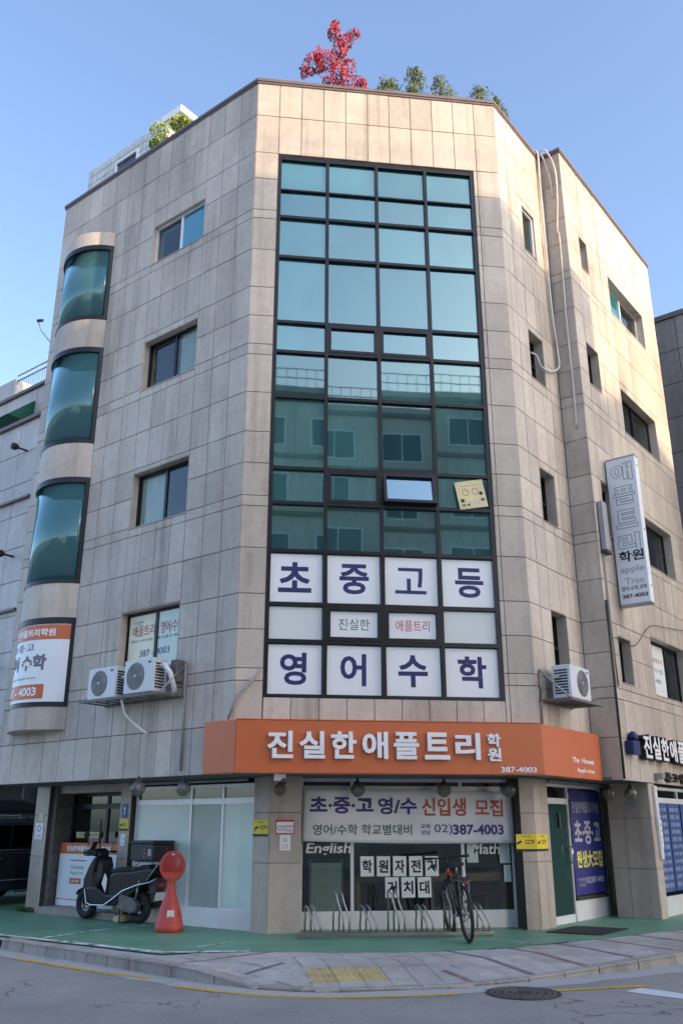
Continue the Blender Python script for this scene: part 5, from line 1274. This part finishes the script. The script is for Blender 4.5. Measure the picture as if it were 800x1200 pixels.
mb = MB(); mb.prism(sm @ Matrix.Translation((1.1, .1, 1.09)) @ Matrix.Rotation(rad(60), 4, 'Y'), [(-.08, -.045), (.08, -.045), (.08, .045), (-.08, .045)], -.008, .008); build(mb, 'phone_mount', 'blackplastic', SCT)
mb = MB(); mb.prism(sm @ Matrix.Translation((1.02, .22, 1.0)), [(-.05, -.1), (.07, -.1), (.07, .08), (-.05, .08)], -.05, .05); build(mb, 'hand_warmer', 'navy' if False else 'carpaint', SCT, .02)
# top box and rack
BX = MB(); m4 = sm @ Matrix.Translation((-.2, 0, .9)); BX.prism(m4, [(-.26, -.21), (.26, -.21), (.26, .21), (-.26, .21)], 0, .24); bx_ = build(BX, 'top_box', 'blackplastic', SCT, .02)
mb = MB(); mb.prism(m4, [(-.27, -.22), (.27, -.22), (.27, .22), (-.27, .22)], .242, .29); build(mb, 'lid', 'blackplastic', bx_, .015)
mb = MB()
for q in range(3): mb.prism(m4 @ Matrix.Translation((-.261, -.1 + .0, .04 + q * .055)) @ Matrix.Rotation(rad(-90), 4, 'Y'), [(0, 0), (.035, .05), (.035, .09), (0, .04)], 0, .002)
for q in range(3): mb.prism(m4 @ Matrix.Translation((-.1 + q * .0, .211, .04 + q * .055)) @ Matrix.Rotation(rad(-90), 4, 'X'), [(0, 0), (.04, -.03), (.09, -.03), (.05, 0)], 0, .002)
build(mb, 'reflective_stripe', 'redplate', bx_)
mb = MB(); text(mb, Matrix.Translation((0, 0, 0)) @ m4 @ Matrix(((-1, 0, 0, .0), (0, 0, 1, .212), (0, 1, 0, .12), (0, 0, 0, 1))), 'B', .18, 0, ht=.1, bold=.026); build(mb, 'box_mark', 'silver_ink', bx_)
mb = MB()
for y in (-.15, .15): tubeM(mb, sm, [(.05, y, .77), (-.1, y, .88), (-.5, y, .88), (-.52, y, .86), (-.28, y, .62)], .012, 6)
for x in (0, -.2, -.42): tubeM(mb, sm, [(x, -.16, .885), (x, .16, .885)], .01, 6)
build(mb, 'rear_rack', 'greyframe', SCT)
sprism([(-.3, .68), (-.42, .66), (-.46, .56), (-.42, .44), (-.3, .42), (-.26, .55)], -.09, .09, 'blackplastic', 'tail_section', .015)
mb = MB(); mb.prism(sm @ Matrix.Translation((-.475, 0, .56)) @ Matrix.Rotation(rad(-82), 4, 'Y'), [(-.03, -.08), (.03, -.08), (.03, .08), (-.03, .08)], 0, .01); build(mb, 'tail_light', 'redplate', SCT)
mb = MB(); mb.prism(sm @ Matrix.Translation((-.44, 0, .40)) @ Matrix.Rotation(rad(-105), 4, 'Y'), [(-.06, -.1), (.06, -.1), (.06, .1), (-.06, .1)], 0, .005); build(mb, 'number_plate', 'white', SCT)
sprism([(.42, .3), (.3, .42), (.0, .36), (-.12, .28), (-.1, .16), (.1, .15), (.38, .2)], .07, .17, 'rust', 'engine', .03)
mb = MB(); tubeM(mb, sm, [(.3, -.12, .22), (.1, -.15, .2), (-.35, -.16, .3)], [.02, .045, .05], 10); build(mb, 'exhaust', 'blackplastic', SCT)
mb = MB(); tubeM(mb, sm, [(-.02, .13, .26), (-.12, .14, .62)], .022, 8); tubeM(mb, sm, [(-.02, -.13, .26), (-.12, -.14, .62)], .022, 8); build(mb, 'shock_absorber', 'redplate' if False else 'steel', SCT)
mb = MB(); tubeM(mb, sm, [(.35, .1, .2), (.28, .14, .0)], .012, 6); tubeM(mb, sm, [(.35, -.1, .2), (.28, -.14, .0)], .012, 6); tubeM(mb, sm, [(.28, -.16, .005), (.28, .16, .005)], .01, 6); build(mb, 'centre_stand', 'blackplastic', SCT)
mb = MB(); mb.prism(sm @ Matrix(((1, 0, 0, 0), (0, 0, 1, .17), (0, 1, 0, 0), (0, 0, 0, 1))), [(.62, .42), (.72, .55), (.66, .7), (.6, .62)], 0, .02); build(mb, 'plastic_bag', 'curtain', SCT, .006)
mb = MB(); mb.lathe(Matrix.Translation((-1.72, 17.42, 0)), [(.13, 0), (.15, .03), (.12, .09), (.05, .12), (0, .12)], 10); st_ = tag(build(mb, 'stone', 'cream'), 'pale rock lying on the ground under the scooter', 'rock')

# red marker
RM = thing('red_marker', 'faded red plastic parking marker with round disc head beside the scooter', 'parking marker', (-.80, 15.64, .004))
mm = place_local((-.80, 15.64, .004), (0.12, -1), 1.0)
mb = MB(); mb.lathe(mm, [(0, 0), (.21, 0), (.225, .02), (.222, .10), (.215, .11), (.215, .15), (.205, .16), (.19, .24), (.165, .32), (.14, .40), (.115, .47), (.09, .54), (.07, .62), (.06, .70), (.06, .76), (.075, .80), (.05, .82), (0, .82)], 28); build(mb, 'base', 'redplastic', RM)
hd = mm @ Matrix.Translation((0, 0, .96)) @ Matrix.Rotation(rad(90), 4, 'Y')
mb = MB(); mb.lathe(hd @ Matrix.Diagonal((1.15, 1, 1, 1)), [(0, -.05), (.17, -.05), (.20, -.035), (.205, 0), (.20, .035), (.175, .05), (.165, .035), (0, .035)], 32)
mb.prism(mm @ Matrix(((0, 0, 1, -.04), (1, 0, 0, 0), (0, 1, 0, 0), (0, 0, 0, 1))), [(-.06, .74), (.06, .74), (.15, .87), (-.15, .87)], 0, .08); build(mb, 'disc_head', 'redplastic', RM)
mb = MB(); mb.lathe(hd @ Matrix.Diagonal((1.15, 1, 1, 1)), [(0, .039), (.160, .039), (.165, .036)], 28); build(mb, 'disc_face', 'redplate', RM)
mb = MB(); mb.prism(mm @ Matrix.Translation((.192, 0, .27)) @ Matrix.Rotation(rad(12), 4, 'Y') @ Matrix(((0, 0, 1, 0), (1, 0, 0, 0), (0, 1, 0, 0), (0, 0, 0, 1))), [(-.055, -.05), (.055, -.05), (.055, .05), (-.055, .05)], -.01, .006); build(mb, 'sticker', 'paper', RM)
mb = MB(); mb.box(Fr(mm @ Vector((.05, 0, 0)), (1, 0, 0), (0, -1, 0)), -.02, .02, 1.13, 1.15, 0, .006); build(mb, 'reflector_tab', 'white', RM)

# door mat
mb = MB(); mb.prism(Matrix.Identity(4), [(5.05, 14.75), (5.75, 14.25), (6.55, 15.05), (5.85, 15.55)], .006, .02); tag(build(mb, 'door_mat', 'rubber', None, .004), 'dark rubber mat on the green floor before the entrance door', 'mat')
# manhole cover
MH = thing('manhole_cover', 'round cast iron manhole cover in the asphalt between the yellow lines', 'manhole cover', (3.27, 10.42, -.134))
mc = Matrix.Translation((3.27, 10.42, -.134))
mb = MB(); mb.lathe(mc, [(0, .006), (.35, .006), (.355, .003)], 40, False); build(mb, 'lid', 'manhole', MH)
mb = MB(); mb.lathe(mc, [(.362, .0), (.362, .010), (.40, .010), (.405, 0)], 40, False); build(mb, 'rim', 'manhole', MH)
mb = MB()
for r in (.12, .2, .28, .345): mb.lathe(mc, [(r - .008, .006), (r - .008, .012), (r + .008, .012), (r + .008, .006)], 36, False)
for q in range(24):
    t = q * math.pi / 12; a, b = (.12, .345) if q % 2 else (.2, .345); d = Vector((math.cos(t), math.sin(t), 0)); e = Vector((-d.y, d.x, 0)) * .006
    mb.add([mc @ (d * a - e + Vector((0, 0, .0115))), mc @ (d * b - e + Vector((0, 0, .0115))), mc @ (d * b + e + Vector((0, 0, .0115))), mc @ (d * a + e + Vector((0, 0, .0115)))], [(0, 1, 2, 3)])
build(mb, 'relief_pattern', 'rust', MH)
mb = MB(); mb.lathe(Matrix.Translation((-3.4, 13.1, -.134)), [(0, .006), (.16, .006), (.18, .002)], 20, False); tag(build(mb, 'drain_cover', 'manhole'), 'small round drain cover at the far left of the road', 'drain cover')

# shop interior seen through the glass
CT = thing('shop_counter', 'long wooden table behind the shop window', 'table', (3.1, 16.5, 0))
mb = MB(); mb.box(GROUND, 2.15, 4.95, .70, .83, -16.35, -15.78); build(mb, 'tabletop', 'wood', CT, .005)
for x in (2.25, 3.5, 4.85):
    for y in (15.84, 16.28): mb = MB(); mb.box(GROUND, x - .03, x + .03, 0, .72, -y - .03, -y + .03); build(mb, 'leg', 'wood', CT)
for k, x in enumerate((2.7, 3.4, 4.4)):
    T = thing('stool', ('left', 'middle', 'right')[k] + ' stool pushed under the wooden table inside the shop', 'stool', (x, 16.02, 0), 0, 'stools at the shop table')
    mb = MB(); mb.lathe(Matrix.Translation((x, 16.02, .45)), [(0, 0), (.16, 0), (.17, .02), (.15, .05), (0, .05)], 16); build(mb, 'seat', 'redplate' if k == 2 else 'blackplastic', T)
    for q in range(4):
        a = q * math.pi / 2 + .8; mb = MB(); mb.tube([(x + .1 * math.cos(a), 16.02 + .1 * math.sin(a), .45), (x + .15 * math.cos(a), 16.02 + .15 * math.sin(a), .0)], .012, 6); build(mb, 'leg', 'steel', T)
T = thing('partition_screen', 'pale framed screen standing behind the left shop pane', 'screen', (1.7, 15.7, 0))
mb = MB(); mb.box(GROUND, 1.45, 1.95, .05, 1.0, -15.72, -15.7); build(mb, 'panel', 'frosted', T)
mb = MB(); mb.box(GROUND, 1.42, 1.45, 0, 1.05, -15.73, -15.69); mb.box(GROUND, 1.95, 1.98, 0, 1.05, -15.73, -15.69); build(mb, 'post', 'greyframe', T)
# curtains behind windows of the left wall
for (a, b, c, d, lab) in ((-2.1, -1.42, 9.9, 10.98, 'pale curtain behind the right pane of the fourth storey left window'), (-2.95, -2.2, 6.95, 8.05, 'pale curtain behind the left pane of the third storey left window')):
    mb = MB(); n = 40
    for i in range(n + 1):
        u = a + (b - a) * i / n; o = -.235 + .018 * math.sin(i * 1.3)
        mb.v += [F_L.P(u, c, o), F_L.P(u, d, o)]
    for i in range(n): mb.f.append([2 * i, 2 * i + 2, 2 * i + 3, 2 * i + 1]); mb.smooth.append(True)
    tag(build(mb, 'curtain', 'curtain'), lab, 'curtain')
for i in range(4):
    mb = MB(); mb.box(F_F, CX[i] + .04, CX[i + 1] - .04, 10.5, 11.9, -.30, -.29); T = build(mb, 'roller_blind', 'blind')
    tag(T, ('leftmost', 'second', 'third', 'rightmost')[i] + ' pale roller blind behind the tallest upper pane row', 'blind', 'roller blinds behind the curtain wall')

# ================================================================== PLANTS ON THE ROOF
def leaves(mb, c, r, n, size, rnd, flat=1.0):
    for _ in range(n):
        while True:
            v = Vector((rnd.uniform(-1, 1), rnd.uniform(-1, 1), rnd.uniform(-1, 1)))
            if v.length <= 1: break
        v = v * (v.length ** -.35 if v.length > .05 else 1)
        p = Vector(c) + Vector((v.x * r[0], v.y * r[1], v.z * r[2]))
        a = Vector((rnd.gauss(0, 1), rnd.gauss(0, 1), rnd.gauss(0, 1))).normalized(); b = a.orthogonal().normalized(); s = size * rnd.uniform(.6, 1.3)
        mb.add([p - a * s, p + b * s * .45, p + a * s, p - b * s * .45], [(0, 1, 2, 3)])
rnd = random.Random(3)
TR = thing('maple_tree', 'small bright red maple rising above the front parapet', 'tree', (2.05, 16.3, 15.2))
mb = MB(); tr = []
mb.tube([(2.05, 16.3, 15.2), (2.03, 16.3, 16.6), (2.08, 16.25, 17.6), (2.02, 16.3, 18.6), (2.0, 16.3, 19.6)], [.07, .055, .045, .03, .012], 8); build(mb, 'trunk', 'bark', TR)
br = [((2.05, 16.28, 17.5), (1.75, 16.2, 18.0), (1.3, 16.2, 18.5)), ((2.05, 16.28, 17.7), (2.3, 16.3, 18.1), (2.55, 16.3, 18.45)), ((2.03, 16.3, 18.5), (1.85, 16.3, 18.8), (1.5, 16.3, 19.0)), ((2.02, 16.3, 18.9), (2.2, 16.3, 19.3), (2.42, 16.3, 19.75)), ((2.0, 16.3, 19.2), (1.9, 16.3, 19.7), (1.88, 16.3, 20.0))]
mb = MB()
for b in br: mb.tube(b, .022, 5, r2=.008)
build(mb, 'branches', 'bark', TR)
mb = MB()
for c, r, n in (((1.35, 16.2, 18.6), (.28, .3, .2), 300), ((1.65, 16.2, 18.75), (.3, .3, .22), 320), ((1.95, 16.2, 18.4), (.25, .3, .28), 260), ((2.35, 16.3, 18.15), (.3, .3, .2), 300), ((2.1, 16.3, 17.9), (.25, .3, .15), 160), ((2.2, 16.3, 18.7), (.2, .25, .18), 160), ((1.98, 16.3, 19.2), (.2, .25, .22), 240), ((2.12, 16.3, 19.5), (.2, .2, .2), 220), ((1.85, 16.3, 19.75), (.16, .2, .22), 190), ((2.33, 16.3, 19.8), (.16, .16, .09), 90), ((1.88, 16.3, 20.05), (.1, .1, .09), 70), ((1.15, 16.2, 18.35), (.14, .2, .09), 70), ((2.55, 16.3, 18.25), (.1, .15, .08), 60), ((1.75, 16.2, 18.15), (.2, .2, .15), 120), ((1.45, 16.2, 18.95), (.14, .2, .1), 70)):
    leaves(mb, c, r, int(n * 1.25), .05, rnd)
build(mb, 'crown', 'maple', TR)['kind'] = 'stuff'
for k, (x, ztop, w_, lab) in enumerate(((3.15, 18.48, .38, 'first'), (3.78, 18.9, .3, 'second'), (4.4, 18.58, .42, 'third'), (5.42, 18.5, .36, 'fourth'), (5.82, 18.2, .22, 'fifth'))):
    T = thing('conifer_shrub', ('dark green rooftop conifer nearest the red maple', 'tallest slim rooftop conifer with a pointed tip', 'bushy rooftop conifer right of the pointed one', 'rooftop conifer close to the right corner of the parapet', 'rooftop conifer just peeping over the right corner')[k], 'shrub', (x, 16.25, 15.2), 0, 'conifers along the roof edge')
    mb = MB(); mb.tube([(x, 16.25, 15.2), (x, 16.25, ztop - .3)], .035, 6, r2=.01); build(mb, 'trunk', 'bark', T)
    mb = MB(); z = 15.7
    while z < ztop:
        f = max(.12, min(1, (ztop - z) / .6)) ** .5
        for q in range(4):
            a = rnd.uniform(0, 6.28); rr = w_ * f * .55
            leaves(mb, (x + rr * math.cos(a), 16.25 + rr * math.sin(a), z + rnd.uniform(-.05, .05)), (w_ * f * .6, w_ * f * .6, .13), 44, .042, rnd)
        z += .14
    build(mb, 'crown', 'conifer', T)['kind'] = 'stuff'
lp = F_P.P(-4.35, 15.2, .25)
T = thing('rooftop_bush', 'lime green bush under the canopy of the rooftop room', 'bush', lp)
mb = MB(); mb.tube([lp, lp + Vector((0, 0, 2.8))], .03, 6); build(mb, 'trunk', 'bark', T)
mb = MB()
for dx, dz, r in ((-.4, 3.2, .3), (0, 2.95, .35), (.35, 3.0, .28), (-.2, 2.6, .35), (.55, 2.95, .2), (-.5, 2.8, .2)): leaves(mb, lp + Vector((dx * .7, -dx * .7, dz + .06)), (r * .8, r * .8, r * .6), 200, .05, rnd)
build(mb, 'crown', 'lime', T)['kind'] = 'stuff'
# weeds at the foot of the far left pillar
wp = GL.P(-6.3, 0, .08); mb = MB()
for q in range(5): leaves(mb, wp + Vector((q * .07 - .15, -q * .06 + .15, .05)), (.06, .06, .05), 60, .02, rnd)
tag(build(mb, 'weeds', 'weed'), kind='stuff', label='small weeds at the foot of the far left pillar', cat='weeds')

# ================================================================== PARKED CAR
CARP = thing('parked_car', 'dark suv with roof box parked beyond the far left pillar', 'car', (-6.0, 19.2, -.0))
hx = Vector((math.cos(rad(62)), math.sin(rad(62)), 0)); side = Vector((hx.y, -hx.x, 0))      # side points to the viewer
cpos = Vector((-3.95, 22.2, 0)) + hx * 1.45 - hx * 2.3 - side * .95
cm = Matrix(((hx.x, -side.x, 0, cpos.x), (hx.y, -side.y, 0, cpos.y), (0, 0, 1, 0), (0, 0, 0, 1)))
PM = cm @ Matrix(((1, 0, 0, 0), (0, 0, 1, 0), (0, 1, 0, 0), (0, 0, 0, 1)))
def cprism(prof, y0, y1, mat, name, bev=.05, parent=CARP):
    mb = MB(); mb.prism(PM, prof, y0, y1); mb.f = [f[::-1] for f in mb.f]; return build(mb, name, mat, parent, bev)
cprism([(-2.35, .35), (-2.38, .8), (-2.3, 1.05), (-1.2, 1.1), (1.2, 1.1), (2.15, 1.0), (2.35, .8), (2.35, .35), (1.85, .3), (1.8, .55), (1.5, .72), (1.2, .6), (1.1, .28), (-1.1, .28), (-1.2, .6), (-1.5, .72), (-1.8, .55), (-1.85, .3)], -.94, .94, 'carpaint', 'body', .08)
cprism([(-2.2, 1.08), (-1.95, 1.6), (-1.7, 1.72), (.5, 1.74), (.75, 1.66), (1.35, 1.08)], -.80, .80, 'carpaint', 'roof', .08)
for y0, y1 in ((-.815, -.803), (.803, .815)):
    for prof in ([(-2.0, 1.14), (-1.83, 1.55), (-1.25, 1.58), (-1.25, 1.14)], [(-1.18, 1.14), (-1.18, 1.58), (-.25, 1.6), (-.25, 1.14)], [(-.18, 1.14), (-.18, 1.6), (.5, 1.6), (.68, 1.54), (1.12, 1.14)]):
        cprism(prof, y0, y1, 'carglass', 'side_window', 0)
for x in (-1.5, 1.5):
    for y in (-.86, .86):
        mb = MB(); ring(mb, cm, x, .35, .26, .10, 32, 10, y); wh = build(mb, 'wheel', 'rubber', CARP)
        mb = MB(); mb.lathe(cm @ Matrix.Translation((x, y, .35)) @ Matrix.Rotation(rad(90 if y < 0 else -90), 4, 'X'), [(.0, .06), (.08, .07), (.2, .04), (.21, .0)], 24); build(mb, 'rim', 'steel', wh)
for x in (-.75, .35):
    mb = MB(); tubeM(mb, cm, [(x - .11, -.955, .93), (x - .09, -.975, .94), (x + .09, -.975, .94), (x + .11, -.955, .93)], .012, 6); build(mb, 'door_handle', 'chrome', CARP)
for z, r in ((1.1, .008), (.5, .012)):
    mb = MB(); tubeM(mb, cm, [(-1.9 if z > 1 else -1.05, -.948, z), (1.2 if z > 1 else 1.05, -.948, z)], r, 5); build(mb, 'side_trim', 'chrome', CARP)
for y in (-.68, .68):
    mb = MB(); tubeM(mb, cm, [(-1.6, y, 1.72), (-1.55, y, 1.8), (.3, y, 1.8), (.4, y, 1.74)], .018, 6); build(mb, 'roof_rail', 'chrome', CARP)
mb = MB()
for x in (-1.1, .0): tubeM(mb, cm, [(x, -.68, 1.82), (x, .68, 1.82)], .02, 6)
build(mb, 'cross_bar', 'blackplastic', CARP)
m5 = cm @ Matrix.Translation((-.2, -.3, 1.84)) @ Matrix(((1, 0, 0, 0), (0, 0, 1, 0), (0, 1, 0, 0), (0, 0, 0, 1)))
mb = MB(); mb.prism(m5, [(-1.1, .06), (-1.12, .22), (-.9, .33), (.2, .34), (.75, .26), (1.1, .08), (1.0, .02), (-1.0, .02)], -.42, .42); mb.f = [f[::-1] for f in mb.f]; rb = build(mb, 'roof_box', 'blackplastic', CARP, .1)
for y in (-.7, .7):
    mb = MB(); mb.prism(cm @ Matrix.Translation((2.36, y, .82)) @ Matrix.Rotation(rad(90), 4, 'Y'), [(-.09, -.18), (.09, -.18), (.09, .18), (-.09, .18)], -.03, .01); build(mb, 'headlight', 'chrome', CARP, .01)
    mb = MB(); mb.prism(cm @ Matrix.Translation((-2.36, y, .9)) @ Matrix.Rotation(rad(90), 4, 'Y'), [(-.16, -.12), (.16, -.12), (.16, .12), (-.16, .12)], -.02, .03); build(mb, 'tail_light', 'redplate', CARP, .01)
    mb = MB(); mb.prism(cm @ Matrix.Translation((.95, y * 1.45, 1.12)), [(-.07, -.1), (.07, -.1), (.07, .1), (-.07, .1)], 0, .16); build(mb, 'wing_mirror', 'carpaint', CARP, .03)
